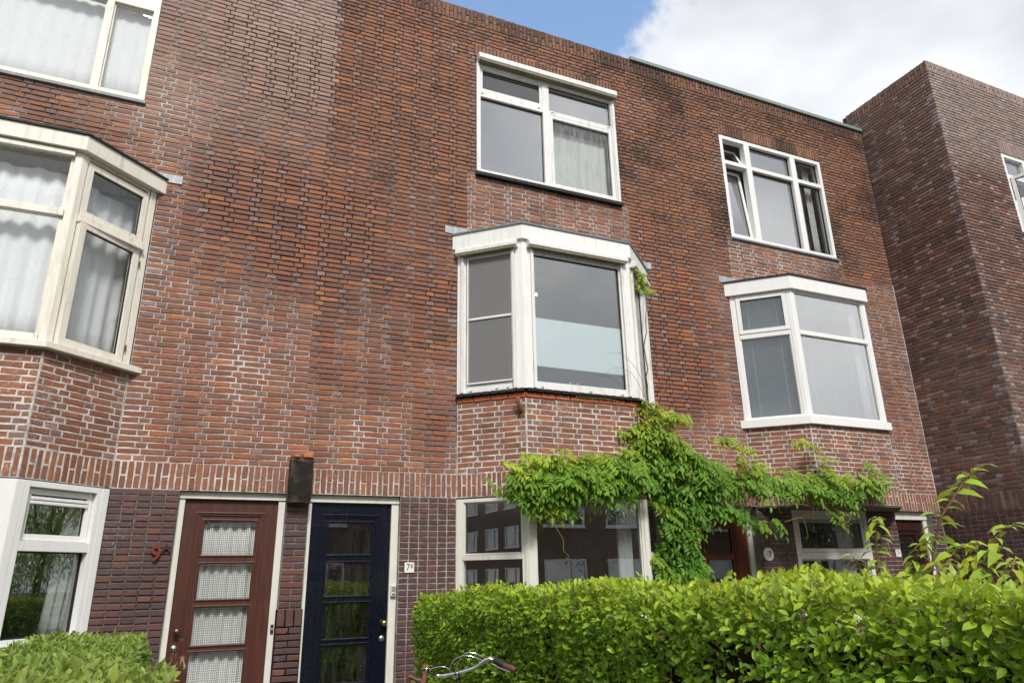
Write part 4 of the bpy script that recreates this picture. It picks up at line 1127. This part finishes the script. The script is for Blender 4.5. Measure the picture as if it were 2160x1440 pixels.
def hedge(label, boxes, dens, leaf_len, pal, loc, seed, top_yellow=.5, sprigs=60, singles=300, slim=.46):
    """boxes: (x0,x1,y0,y1,z0,ztop0,ztop1) with top sloping from y0 to y1"""
    root = thing('hedge', label, 'hedge', loc)
    Ps, Ns = [], []
    for (x0, x1, y0, y1, zt0, zt1, faces) in boxes:
        for face, wgt in faces.items():
            lx, ly, lz = x1-x0, y1-y0, max(zt0, zt1)
            area = {'x0': ly*lz, 'x1': ly*lz, 'y0': lx*lz, 'y1': lx*lz, 'top': lx*ly}[face]
            n = int(area*dens*wgt)
            a, b = NP.random(n), NP.random(n)
            if face == 'top': p = np.stack([x0+lx*a, y0+ly*b, np.ones(n)], 1); nn = np.tile([0, 0, 1.], (n, 1))
            elif face in ('x0', 'x1'): p = np.stack([np.full(n, x0 if face == 'x0' else x1), y0+ly*a, b**.8], 1); nn = np.tile([-1. if face == 'x0' else 1., 0, 0], (n, 1))
            else: p = np.stack([x0+lx*a, np.full(n, y0 if face == 'y0' else y1), b**.8], 1); nn = np.tile([0, -1. if face == 'y0' else 1., 0], (n, 1))
            zt = zt0+(zt1-zt0)*(p[:, 1]-y0)/ly
            p[:, 2] *= zt
            # round the shoulders
            lum = lumps(p, 5.0, seed)+.5*lumps(p, 14.0, seed+1)
            dep = NP.exponential(.045, n)-.02
            p += nn*((lum*.05)-dep)[:, None]
            if face != 'top':
                sh = np.clip((p[:, 2]-(zt-.12))/.12, 0, 1)**2*.07; p -= nn*sh[:, None]
            else: p[:, 2] += lum*.012
            if face != 'top':          # hollows where the twigs show
                hol = (lumps(p, 8.0, seed+5) < -.30) & (NP.random(n) < .86) & (p[:, 2] < zt-.16)
                p, nn = p[~hol], nn[~hol]
            Ps.append(p); Ns.append(nn)
    for _ in range(sprigs):      # young shoots standing above the clipped top
        bx = boxes[RNG.randrange(len(boxes))]; x, y = RNG.uniform(bx[0]+.02, bx[1]-.02), RNG.uniform(bx[2], bx[3])
        zt = bx[4]+(bx[5]-bx[4])*(y-bx[2])/(bx[3]-bx[2]); h = RNG.uniform(.04, .12); k = RNG.randint(4, 8)
        p = np.array([[x+RNG.gauss(0, .012), y+RNG.gauss(0, .012), zt-.02+h*i/k] for i in range(k+1)])
        Ps.append(p); Ns.append(np.tile([0, 0, 1.], (k+1, 1))+rnd(k+1)*.9)
    P = np.concatenate(Ps); N = np.concatenate(Ns); n = len(P)
    D = N*.55+rnd(n)*.75+np.array([0, 0, .35]); Nn = N*.7+np.array([-.1, -.25, .75])+rnd(n)*.55
    L = leaf_len*(.48+NP.random(n)*.75); W = L*(slim+NP.random(n)*.14)
    t = NP.random(n); z = P[:, 2]; zt = z.max()
    cols = np.array(pal[0])[None]*(1-t[:, None])+np.array(pal[1])[None]*t[:, None]
    y = np.clip((z-(zt-.30))/.30, 0, 1)*top_yellow*(.3+.7*NP.random(n))
    cols = cols*(1-y[:, None])+np.array(pal[2])[None]*y[:, None]
    br = NP.random(n) < .008
    cols[br] = np.array((.25, .16, .07))*(.6+.6*NP.random(br.sum())[:, None])
    cols *= (.75+.5*NP.random(n))[:, None]
    V = leaf_arrays(P, D, Nn, L, W)
    # the leaves that show largest are objects of their own
    C = P-np.array(CAM); zc = C@np.array(cf); px = 1080+C@np.array(cr)/zc*FPX; py = 720-C@np.array(cu)/zc*FPX
    surf = np.concatenate([np.ones(len(p)) for p in Ps])
    ok = (zc > .3) & (px > 5) & (px < 2155) & (py > 0) & (py < 1435)
    score = np.where(ok, (L/np.maximum(zc, .3))**2*(.5+.5*NP.random(n)), 0)
    # only outer leaves
    idx = np.argsort(-score)[:singles*6]; idx = NP.permutation(idx)[:singles]
    keep = np.ones(n, bool); keep[idx] = False
    protos = []
    for k in range(6):
        v = leaf_arrays(np.zeros((1, 3)), np.array([[1., 0, 0]]), np.array([[0, 0, 1.]]), np.array([1.]), np.array([.48+.02*k]), .2+.03*k, .1+.05*k)
        protos.append(leaf_mesh('leaf_piece', v, 1, None, 'leaf'))
    for i in idx:
        d = Vector(D[i]).normalized(); s = Vector(Nn[i]).cross(d).normalized(); nn = d.cross(s)
        o = bpy.data.objects.new('leaf', protos[RNG.randrange(6)]); link(o, root)
        m_ = Matrix((( *d, ), ( *s, ), ( *nn, ))).transposed().to_4x4(); m_ = Matrix.Translation(Vector(P[i])) @ m_ @ Matrix.Scale(L[i], 4)
        o.matrix_parent_inverse = Matrix.Translation(-Vector(loc)); o.matrix_basis = m_
        o.color = (*cols[i], 0)
    Vk = V.reshape(n, 8, 3)[keep].reshape(-1, 3)
    o = bpy.data.objects.new('foliage', leaf_mesh('foliage', Vk, int(keep.sum()), cols[keep], 'leaf')); o.color = (0, 0, 0, 0); link(o, root); o['kind'] = 'stuff'
    # inner wood, plus an added solid core coloured as the hedge's shaded inside
    mb = MB(); core = MB()
    for (x0, x1, y0, y1, zt0, zt1, faces) in boxes:
        m_ = int((x1-x0+y1-y0)*26)
        for _ in range(m_):
            x, y = RNG.uniform(x0+.08, x1-.08), RNG.uniform(y0+.05, y1-.05); zt = zt0+(zt1-zt0)*(y-y0)/(y1-y0)
            pts = [Vector((x, y, 0))]; q = Vector((x, y, 0)); sd = Vector((RNG.gauss(0, .25), RNG.gauss(0, .3), 1)).normalized()
            for s_ in range(6): q = q+(sd+Vector((RNG.gauss(0, .25), RNG.gauss(0, .25), 0)))*(zt-.06)/6.6; q.x = min(max(q.x, x0+.03), x1-.03); pts.append(q.copy())
            mb.tube(pts, [.010, .009, .008, .006, .005, .004, .002], 5)
        core.prism([(x0+.22, y0+.22), (x1-.22, y0+.22), (x1-.22, y1-.22), (x0+.22, y1-.22)], 0, min(zt0, zt1)-.10)  # added block, makes gaps between the leaves look shaded
    mb.build('branches', 'twig', root, kind='stuff', smooth=False); core.build('shade_core', 'shade_core', root, kind='stuff')
    return root
PR = ((.09, .21, .016), (.33, .50, .036), (.60, .63, .065))
hedge('tall bright green clipped privet hedge beside the path to navy door', [(1.95, 2.75, -8.2, -1.05, 1.555, 1.465, {'x0': 1., 'top': .8, 'y1': .5})], 6200, .040, PR, (2.35, -4.6, 0), 3, .75, 150)
PL = ((.12, .23, .04), (.25, .36, .065), (.44, .42, .12))
hedge('lower dull green clipped hedge in front of the brown door house', [(-1.05, -.27, -4.7, -.80, 1.195, 1.195, {'x1': .8, 'top': 1.3, 'y1': .3, 'x0': .3}), (-4.0, -.02, -5.5, -4.7, 1.285, 1.285, {'top': 1.2, 'x1': .8, 'y0': .3, 'y1': .5})], 5200, .050, PL, (-1.2, -4, 0), 9, .55, 40, slim=.31)

# --- wisteria
wist = thing('wisteria_vine', 'wisteria vine with feathery green leaves sprawling over both bay skirts', 'climbing vine', (5.72, -.3, 0))
def compound(seed, yellow=0.):
    r = np.random.default_rng(seed); P, D, N, L, W = [], [], [], [], []
    npair = 5+seed % 2; Lr = 1.0
    for i in range(npair*2+1):
        if i == npair*2: s = 1.0; side = 0
        else: s = .22+.72*(i//2)/npair; side = 1 if i % 2 else -1
        base = np.array([s*Lr, 0, -.28*s*s])
        d = np.array([.55, side*.95, -.18-.2*s]) if side else np.array([1, 0, -.6])
        d = d+r.normal(size=3)*.1
        P.append(base); D.append(d); N.append(np.array([.15, 0, 1.])+r.normal(size=3)*.18)
        L.append((.30 if side else .33)*(.8+.3*math.sin(math.pi*min(s, .95))+.1*r.random())); W.append(L[-1]*.38)
    V = leaf_arrays(np.array(P), np.array(D), np.array(N), np.array(L), np.array(W), .22, .22)
    return V, len(P)
COMP = [compound(k) for k in range(8)]
COMP_ME = []
for V, n in COMP:
    me = leaf_mesh('leaf_piece', V, n, None, 'leaf_soft'); COMP_ME.append(me)
# cloud of leaf positions: photo pixels carried onto the depth of the wall or bay behind
CL = []   # px, py, depth y, radius (m), count, yellowness
def clus(px, py, y, r, n, ye): CL.append((px, py, y, r, n, ye))
for px in range(1090, 1340, 24):
    top = 985-(px-1090)*.10
    clus(px, top, -.74, .10, 7, .55); clus(px, top+28, -.80, .12, 10, .15); clus(px+8, top+55, -.78, .11, 8 if px > 1110 else 3, .05)
for px, py, n, ye in ((1345, 905, 12, .5), (1370, 880, 8, .7), (1395, 875, 8, .6), (1420, 885, 7, .7), (1360, 935, 16, .3), (1390, 925, 16, .35), (1420, 935, 14, .3), (1350, 975, 18, .1), (1385, 975, 18, .1), (1420, 975, 18, .1), (1455, 965, 16, .15), (1480, 985, 16, .1), (1375, 1015, 12, .0), (1410, 1025, 18, 0), (1445, 1015, 18, 0), (1480, 1030, 18, 0), (1510, 1020, 14, .05), (1430, 1065, 14, 0), (1465, 1070, 14, 0), (1500, 1060, 10, 0), (1415, 1105, 10, 0), (1445, 1115, 14, 0), (1420, 1150, 12, 0), (1450, 1160, 14, 0), (1435, 1200, 14, 0), (1465, 1200, 12, 0), (1410, 1215, 8, 0), (1440, 1240, 10, 0)):
    clus(px, py, -.62 if py < 1000 else -.55, .11, n, ye)
for px in range(1520, 1860, 24):
    y = -.45 if px < 1600 else -.72
    clus(px, 1000+(px-1520)*.03, y, .09, 6 if px < 1760 else 5, .35); clus(px, 1022+(px-1520)*.02, y-.04, .10, 8 if px < 1740 else 5, .08)
for px, py, n, ye in ((1530, 925, 5, .6), (1555, 935, 4, .7), (1580, 945, 3, .7), (1570, 970, 5, .65), (1600, 985, 5, .5), (1690, 927, 4, .75), (1712, 930, 2, .7), (1740, 960, 3, .6), (1745, 985, 3, .6), (1838, 985, 3, .2), (1865, 1020, 3, .4), (1765, 1075, 4, .3), (1770, 1095, 3, .3), (1790, 1045, 6, .1), (1800, 1060, 5, .1), (1640, 1105, 2, .1), (1615, 1105, 2, .1), (1590, 1100, 3, 0), (1565, 1085, 5, 0), (1540, 1075, 6, 0), (1130, 1050, 4, .4), (1160, 1060, 4, .35), (1180, 1072, 3, .4), (1110, 1070, 2, .5), (1395, 1060, 3, .4), (1420, 1075, 3, .4), (1460, 1110, 3, .1), (1385, 1180, 3, .2), (1400, 1205, 3, .1), (1352, 580, 2, .5), (1366, 610, 2, .5), (1358, 848, 4, .6), (1372, 860, 4, .6), (1440, 880, 3, .6)):
    clus(px, py, -.74 if px > 1600 or px < 1250 else -.6, .05, n, ye)
inst = []
for px, py, y, r, n, ye in CL:
    c = at_y(px, py, y)
    for _ in range(int(n*(1.9 if 1330 < px < 1525 else 1.6 if px < 1525 else 1.1))):
        p = c+Vector((RNG.gauss(0, r*.75), RNG.gauss(0, r*.55), RNG.gauss(0, r*.6)))
        p.y = min(p.y, -.08)
        d = Vector((RNG.gauss(0, .62), -.55-RNG.random()*.5, -.15-RNG.random()*.75+ye*.45)).normalized()
        up = Vector((RNG.gauss(0, .3), -.55, .8)); s = up.cross(d).normalized(); nn = d.cross(s)
        L = RNG.uniform(.21, .32)*(.85 if ye > .5 else 1)
        b = lerp((.16, .34, .03), (.10, .24, .024), RNG.random()); b = lerp(b, (.58, .60, .05), ye*(.4+.6*RNG.random())); j = .8+.45*RNG.random()
        inst.append((p-d*L*.5, d, s, nn, L, tuple(v*j for v in b), RNG.randrange(8)))
RNG.shuffle(inst)
inst.sort(key=lambda t: t[0].y)       # foremost first
VS, CS, NL = [], [], 0
for i, (p, d, s, nn, L, c, k) in enumerate(inst):
    m_ = Matrix((( *d, ), ( *s, ), ( *nn, ))).transposed()
    if i < 300:
        o = bpy.data.objects.new('leaf', COMP_ME[k]); link(o, wist)
        o.matrix_basis = Matrix.Translation(p) @ m_.to_4x4() @ Matrix.Scale(L, 4); o.color = (*c, 0)
    else:
        V, n = COMP[k]; VS.append(V@np.array(m_.transposed())*L+np.array(p)); CS.append(np.tile(c, (n, 1))*(.9+.2*NP.random((n, 1)))); NL += n
o = bpy.data.objects.new('foliage', leaf_mesh('foliage', np.concatenate(VS), NL, np.concatenate(CS), 'leaf_soft')); o.color = (0, 0, 0, 0); link(o, wist); o['kind'] = 'stuff'
def wob(pts, amp, n=5):
    out = []
    for a, b in zip(pts, pts[1:]):
        for i in range(n): out.append(a.lerp(b, i/n)+Vector((RNG.gauss(0, amp), RNG.gauss(0, amp*.6), RNG.gauss(0, amp))))
    return out+[pts[-1]]
tr = wob([Vector((5.72, -.3, 0)), Vector((5.66, -.34, 1.2)), Vector((5.60, -.42, 2.3)), at_y(1430, 990, -.55)], .02)
MB().tube(tr, [.034-.016*i/len(tr) for i in range(len(tr))], 9).build('trunk', 'bark', wist, smooth=True)
for pts in ([(1430, 990, -.55), (1340, 975, -.66), (1200, 985, -.70), (1085, 1000, -.68)], [(1430, 990, -.55), (1500, 1010, -.45), (1600, 1010, -.5), (1740, 1020, -.66), (1870, 1025, -.64)], [(1430, 990, -.55), (1385, 900, -.62), (1368, 850, -.60), (1362, 760, -.45), (1362, 620, -.12), (1352, 575, -.10)]):
    q = wob([at_y(*p) for p in pts], .012); MB().tube(q, [.014*(1-.75*i/len(q)) for i in range(len(q))], 6).build('branch', 'bark', wist, smooth=True)
def curve_px(pts, y, r=.0035, mat='tendril'):
    P = [at_y(a, b, y) for a, b in pts]; out = []
    for i in range(len(P)-1):
        p0, p1, p2, p3 = P[max(i-1, 0)], P[i], P[i+1], P[min(i+2, len(P)-1)]
        for k in range(6):
            t = k/6; out.append(.5*((2*p1)+(p2-p0)*t+(2*p0-5*p1+4*p2-p3)*t*t+(3*p1-p0-3*p2+p3)*t**3))
    out.append(P[-1]); n = len(out)
    MB().tube(out, [r*(1-.5*i/n) for i in range(n)], 5).build('tendril', mat, wist, smooth=True)
for pts, y in (([(1153, 1077), (1168, 1092), (1175, 1115), (1188, 1138), (1189, 1160), (1200, 1172), (1193, 1178)], -.85),
               ([(1366, 872), (1356, 810), (1340, 775), (1310, 745), (1283, 746)], -.72), ([(1366, 850), (1335, 790), (1300, 775), (1280, 785)], -.72),
               ([(1372, 870), (1300, 845), (1240, 838), (1215, 835)], -.72), ([(1365, 860), (1395, 830), (1402, 812)], -.72),
               ([(1100, 1000), (1065, 985), (1050, 960), (1058, 940)], -.62), ([(1100, 1000), (1085, 955), (1062, 935)], -.62),
               ([(1592, 1045), (1680, 1062), (1712, 1068), (1716, 1085)], -.76), ([(1610, 1050), (1612, 1078)], -.7), ([(1640, 1055), (1645, 1080), (1652, 1080)], -.7),
               ([(1655, 1100), (1690, 1092), (1700, 1110), (1705, 1135)], -.76), ([(1740, 1080), (1770, 1106), (1790, 1098), (1795, 1085), (1778, 1090), (1782, 1105)], -.8), ([(1782, 1105), (1792, 1127)], -.8),
               ([(1415, 1085), (1440, 1115), (1455, 1120), (1480, 1112)], -.8), ([(1475, 940), (1495, 925), (1510, 935)], -.3), ([(1500, 945), (1503, 970)], -.3), ([(1715, 930), (1740, 960)], -.7), ([(1805, 1060), (1812, 1078)], -.74), ([(1630, 965), (1640, 940), (1645, 930)], -.6)):
    curve_px(pts, y)

# --- shrub with big drooping leaves behind the tall hedge
shrub = thing('shrub', 'tall leafy shrub with broad drooping lime leaves growing above privet hedge', 'shrub', (3.35, -5.3, 0))
bigp = [leaf_mesh('leaf_piece', leaf_arrays(np.zeros((1, 3)), np.array([[1., 0, 0]]), np.array([[0, 0, 1.]]), np.array([1.]), np.array([.46+.03*k]), .24, .5+.13*k), 1, None, 'leaf_soft') for k in range(4)]
def shoot(pts, x, n, ll, spread=1.):
    P = [Vector((x, at_x(pts[0][0], pts[0][1], x).y, 0))]+[at_x(a, b, x+c) for a, b, c in pts]
    q = []
    for a, b in zip(P, P[1:]):
        for i in range(6): q.append(a.lerp(b, i/6))
    q.append(P[-1]); MB().tube(q, [.0075*(1-.65*i/len(q)) for i in range(len(q))], 7).build('stem', 'red_stem', shrub, smooth=True)
    vis = [p for p in q if p.z > 1.5]
    for i in range(n):
        t = i/(n-1); f = t*(len(vis)-1); k = min(int(f), len(vis)-2); p = vis[k].lerp(vis[k+1], f-k)
        th = i*1.57+RNG.gauss(0, .3)
        for s_ in (0, math.pi):
            d = Vector((math.cos(th+s_), math.sin(th+s_), RNG.uniform(-.15, .55))).normalized(); up = Vector((RNG.gauss(0, .3), RNG.gauss(0, .3)-.3, 1))
            s = up.cross(d).normalized(); nn = d.cross(s); L = ll*(.58+.42*RNG.random())*(1-.35*t)
            o = bpy.data.objects.new('leaf', bigp[RNG.randrange(4)]); link(o, shrub)
            o.matrix_basis = Matrix.Translation(p) @ Matrix((( *d, ), ( *s, ), ( *nn, ))).transposed().to_4x4() @ Matrix.Scale(L, 4)
            c = lerp((.32, .46, .045), (.48, .56, .065), RNG.random()*(.4+.6*t)); o.color = (*[v*(.85+.3*RNG.random()) for v in c], 0)
shoot([(1965, 1215, 0), (1970, 1150, 0), (1985, 1090, .0), (2018, 1040, .05), (2040, 1005, .1), (2068, 985, .16)], 3.3, 16, .125)
shoot([(1855, 1215, 0), (1850, 1160, 0), (1846, 1110, 0), (1852, 1092, .03)], 3.3, 11, .105)
shoot([(1975, 1215, 0), (1995, 1180, .1), (2030, 1150, .15), (2060, 1145, .2)], 3.2, 10, .115)
shoot([(1930, 1215, 0), (1925, 1185, 0), (1945, 1150, .0), (1958, 1140, .05)], 3.25, 10, .11)
shoot([(2090, 1210, 0), (2105, 1165, .05), (2095, 1140, .08), (2118, 1115, .12), (2135, 1108, .15)], 3.1, 10, .11)
shoot([(2040, 1215, 0), (2060, 1180, .0), (2085, 1165, .05)], 3.1, 9, .11)
shoot([(1820, 1215, 0), (1812, 1190, 0), (1798, 1172, .0)], 3.3, 5, .10)
shoot([(2140, 1215, 0), (2135, 1190, .0), (2142, 1178, .05)], 2.9, 5, .09)

# ------------------------------------------------------------------ bicycle leaning by the hedge
bike = thing('bicycle', 'black city bicycle with chrome handlebar and brown leather grips beside privet hedge', 'bicycle', (1.6, -3.7, 0))
clamp = at_x(964, 1420, 1.52); bh = Vector((-.10, 1, 0)).normalized(); brt = Vector((bh.y, -bh.x, 0))
def bp(f, r_, z): return Vector((clamp.x, clamp.y, 0))+bh*f+brt*r_+Vector((0, 0, z))
hz = clamp.z
gdep = (clamp-CAM).dot(cf)
def hp(px, py, dd=0.):                # handlebar point: photo direction at the depth of the stem
    d = ray(px, py); return CAM+d*((gdep+dd)/d.dot(cf))
def smooth_tube(name, pts, r, mat, parent=bike, n=10):
    out = []
    for i in range(len(pts)-1):
        p0, p1, p2, p3 = pts[max(i-1, 0)], pts[i], pts[i+1], pts[min(i+2, len(pts)-1)]
        for k in range(5):
            t = k/5; out.append(.5*((2*p1)+(p2-p0)*t+(2*p0-5*p1+4*p2-p3)*t*t+(3*p1-p0-3*p2+p3)*t**3))
    out.append(pts[-1]); return MB().tube(out, r, n).build(name, mat, parent, smooth=True)
hb = smooth_tube('handlebar', [hp(893, 1432, -.10), hp(899, 1415, -.05), hp(910, 1418, .0), hp(926, 1425, .02), hp(964, 1419, 0), hp(1000, 1408, .0), hp(1018, 1396, -.01), hp(1031, 1389, -.02), hp(1042, 1391, -.03), hp(1086, 1412, -.14)], .0112, 'chrome')
def cyl(name, a, b, r0, r1, mat, parent=hb): return MB().tube([a, a.lerp(b, .08), a.lerp(b, .92), b], [r0*.9, r0, r1, r1*.88], 14).build(name, mat, parent, smooth=True)
cyl('shifter', hp(1044, 1391, -.035), hp(1062, 1401, -.08), .019, .018, 'rubber'); cyl('grip', hp(1062, 1401, -.08), hp(1087, 1412, -.145), .0155, .0165, 'leather')
cyl('grip', hp(897, 1421, -.07), hp(889, 1455, -.2), .0155, .0165, 'leather')
cyl('bell', hp(899, 1416, -.06), hp(899, 1405, -.06), .022, .022, 'chrome'); cyl('bell_cap', hp(899, 1405, -.06), hp(899, 1403, -.06), .021, .018, 'rust')
smooth_tube('brake_lever', [hp(1040, 1400, -.05), hp(1056, 1408, -.07), hp(1078, 1417, -.11)], .006, 'chrome', hb)
for pts in ([(1037, 1402), (1020, 1393), (1000, 1385), (985, 1382), (970, 1384), (955, 1394), (949, 1408), (950, 1420)], [(1035, 1398), (1012, 1381), (995, 1376), (984, 1376), (974, 1383), (966, 1398), (961, 1414)], [(906, 1412), (917, 1407), (932, 1405), (945, 1409), (953, 1417)]):
    smooth_tube('cable', [hp(*p, .0) for p in pts], .0026, 'chrome', hb, 6)
stem_c = hp(965, 1424)
cyl('stem', hp(963, 1416, -.004), hp(966, 1428, -.01), .016, .018, 'steel'); cyl('quill', hp(966, 1425, .01), bp(-.02, 0, .86), .014, .014, 'rubber', hb)
smooth_tube('carrying_loop', [hp(894, 1436, .1), hp(878, 1432, .1), hp(863, 1426, .1), hp(862, 1436, .1), hp(862, 1470, .1)], .011, 'leather')
def wheel(f):
    c = bp(f, 0, .35); w_ = []
    mb = MB(); mb.tube([c+(bh*math.cos(a)+Vector((0, 0, 1))*math.sin(a))*.335 for a in [2*math.pi*i/40 for i in range(41)]], .019, 8, False)
    o = mb.build('wheel', 'rubber', bike, smooth=True)
    MB().tube([c+(bh*math.cos(a)+Vector((0, 0, 1))*math.sin(a))*.312 for a in [2*math.pi*i/40 for i in range(41)]], .009, 6, False).build('rim', 'chrome', o, smooth=True)
    for i in range(18):
        a = 2*math.pi*i/18; MB().tube([c, c+(bh*math.cos(a)+Vector((0, 0, 1))*math.sin(a))*.31], .0012, 4).build('spoke', 'steel', o)
    MB().tube([c-brt*.05, c+brt*.05], .018, 8).build('hub', 'steel', o, smooth=True)
wheel(.28); wheel(-.84)
fm = MB()
for a, b, r_ in ((bp(.02, 0, .80), bp(-.42, 0, .30), .016), (bp(.04, 0, .70), bp(-.42, 0, .30), .016), (bp(-.42, 0, .30), bp(-.62, 0, .86), .015), (bp(-.42, .03, .30), bp(-.84, .05, .35), .010), (bp(-.42, -.03, .30), bp(-.84, -.05, .35), .010), (bp(-.58, .02, .74), bp(-.84, .05, .35), .009), (bp(-.58, -.02, .74), bp(-.84, -.05, .35), .009), (bp(-.01, 0, .86), bp(.06, 0, .64), .018), (bp(.06, .05, .64), bp(.28, .05, .35), .011), (bp(.06, -.05, .64), bp(.28, -.05, .35), .011)): fm.tube([a, b], r_, 10)
fm.build('frame', 'bike_paint', bike, smooth=True)
MB().tube([bp(-.62, 0, .86), bp(-.63, 0, .90)], .012, 8).build('seat_post', 'chrome', bike)
MB().add([bp(-.78, -.10, .93), bp(-.78, .10, .93), bp(-.66, .09, .93), bp(-.50, .022, .925), bp(-.50, -.022, .925), bp(-.66, -.09, .93), bp(-.77, -.085, .895), bp(-.77, .085, .895), bp(-.66, .075, .895), bp(-.52, .02, .90), bp(-.52, -.02, .90), bp(-.66, -.075, .895)], [(0, 1, 2, 3, 4, 5), (11, 10, 9, 8, 7, 6)]+[(i, (i+1) % 6, 6+(i+1) % 6, 6+i) for i in range(6)]).build('saddle', 'leather', bike, .012, smooth=True)
MB().tube([bp(-.42, -.08, .30), bp(-.42, .08, .30)], .02, 10).build('crank_axle', 'steel', bike)
for s_, dz in ((-1, .16), (1, -.16)):
    MB().tube([bp(-.42, .08*s_, .30), bp(-.42+.02, .085*s_, .30+dz)], .009, 8).build('crank', 'steel', bike); MB().box(Fr((bp(-.45, .09*s_, 0).x, bp(-.45, .09*s_, 0).y), (bp(-.36, .09*s_, 0).x, bp(-.36, .09*s_, 0).y)), 0, .09, -.045*s_, .045*s_, .29+dz, .31+dz).build('pedal', 'rubber', bike)
MB().tube([bp(-.84+.38*math.cos(a), 0, .35+.38*math.sin(a)) for a in [R(d) for d in range(-10, 200, 15)]], .018, 6).build('mudguard', 'bike_paint', bike)
MB().tube([bp(.28+.38*math.cos(a), 0, .35+.38*math.sin(a)) for a in [R(d) for d in range(20, 200, 15)]], .018, 6).build('mudguard', 'bike_paint', bike)

# ------------------------------------------------------------------ ground, and the street the windows mirror
def sheet(name, x0, x1, y0, y1, z, mat):
    o = MB().add([(x0, y0, z), (x1, y0, z), (x1, y1, z), (x0, y1, z)], [(0, 1, 2, 3)]).build(name, mat, fixn=False); o['kind'] = 'structure'; return o
sheet('ground', -400, 400, -400, 400, -.10, 'soil')
sheet('road', -200, 200, -17.5, -10.2, -.092, 'asphalt')
o = MB().prism([(-200, -10.2), (200, -10.2), (200, -6.6), (-200, -6.6)], -.2, .02).build('pavement', 'paving'); o['kind'] = 'structure'
o = MB().prism([(-200, -22), (200, -22), (200, -17.5), (-200, -17.5)], -.2, .02).build('pavement', 'paving'); o['kind'] = 'structure'
sheet('garden_soil', -30, 30, -6.6, .2, .004, 'soil')
o = MB().prism([(-.15, -6.6), (1.85, -6.6), (1.85, .19), (-.15, .19)], -.05, .03).build('garden_path', 'paving'); o['kind'] = 'structure'

# terrace across the street (seen only as reflections)
for x in [-14-6.8*k for k in range(7, 0, -1)]+[-14+6.8*k for k in range(8)]:
    t = thing('opposite_house', 'brown brick house across the street mirrored in the ground floor windows', 'house', (x+3.4, -22, 0), 'houses across the street')
    fo = Fr((x+6.80, -22), (x, -22)); ops = [(u, u+2.1, z, z+1.5) for u in (.7, 3.9) for z in (.9, 3.8, 6.6)]
    wb = wall_sheet('wall', t, fo, 0, 6.80, 0, 9.2, ops, 'block', .3); wb.data.materials[0] = MATS['mirror_brick']
    MB().prism([(x, -22.3), (x+6.80, -22.3), (x+6.80, -30), (x, -30)], 9.0, 9.25).build('roof', 'black_felt', t)
    MB().box(Fr((x+6.80, -24.5), (x, -24.5)), 0, 6.80, -.1, 0, 0, 9).build('inner_wall', 'plaster', t)
    for u0, u1, z0, z1 in ops:
        w = windowlet(t, fo, u0, u1, z0, z1, .09, -.12, .02, 'white_upvc'); bar('mullion', w, 'white_upvc', fo, u0+.66, u0+.75, -.1, .01, z0+.09, z1-.09)
        bar('sill', w, 'white_upvc', fo, u0-.05, u1+.05, -.1, .06, z0-.07, z0)
        pane(w, fo, u0+.08, u1-.08, z0+.08, z1-.08, -.05, 'glass_sky')
# street trees behind the camera
def tree(label, x, y, h, r, n, col, seed, weep=False):
    t = thing('street_tree', label, 'tree', (x, y, 0), 'street trees across the pavement')
    rr = np.random.default_rng(seed)
    MB().tube(wob([Vector((x, y, 0)), Vector((x+.1, y, h*.35)), Vector((x, y+.1, h*.7))], .04), [.15-.1*i/10 for i in range(11)], 10).build('trunk', 'bark', t, smooth=True)
    k = 26; cs = rr.normal(size=(k, 3)); cs /= np.linalg.norm(cs, axis=1, keepdims=True); cs *= rr.random((k, 1))**.4
    cs = cs*np.array([r, r, h*.3])+np.array([x, y, h*.68])
    for i in range(8):
        c = Vector(cs[i]); MB().tube(wob([Vector((x, y, h*.45)), c.lerp(Vector((x, y, h*.6)), .5), c], .05, 3), [.05, .045, .04, .035, .028, .02, .012], 6).build('limb', 'bark', t, smooth=True)
    idx = rr.integers(0, k, n); P = cs[idx]+rr.normal(size=(n, 3))*r*np.array([.2, .2, .35 if weep else .18])
    if weep: P[:, 2] -= rr.random(n)*1.6
    D = rr.normal(size=(n, 3))*(.3 if weep else .7)+np.array([0, 0, -1. if weep else -.1]); N = rr.normal(size=(n, 3))*.7+np.array([0, 0, .7])
    L = .13*(.7+.6*rr.random(n)); W = L*(.25 if weep else .55); C = np.array(col)*(.6+.8*rr.random((n, 1)))
    o = bpy.data.objects.new('crown', leaf_mesh('crown', leaf_arrays(P, D, N, L, W), n, C, 'leaf_soft')); o.color = (0, 0, 0, 0); link(o, t); o['kind'] = 'stuff'
tree('weeping garden tree mirrored in the white ground floor bay', 18.5, -5.3, 6.0, 2.0, 12000, (.22, .34, .06), 21, True)
tree('round dark street tree mirrored in the window beside dark brown door', 21.5, -12.6, 6.0, 2.6, 8000, (.05, .10, .02), 22)
tree('bushy street tree standing further along the pavement', 26.5, -18.8, 7.0, 2.6, 8000, (.06, .12, .02), 23)
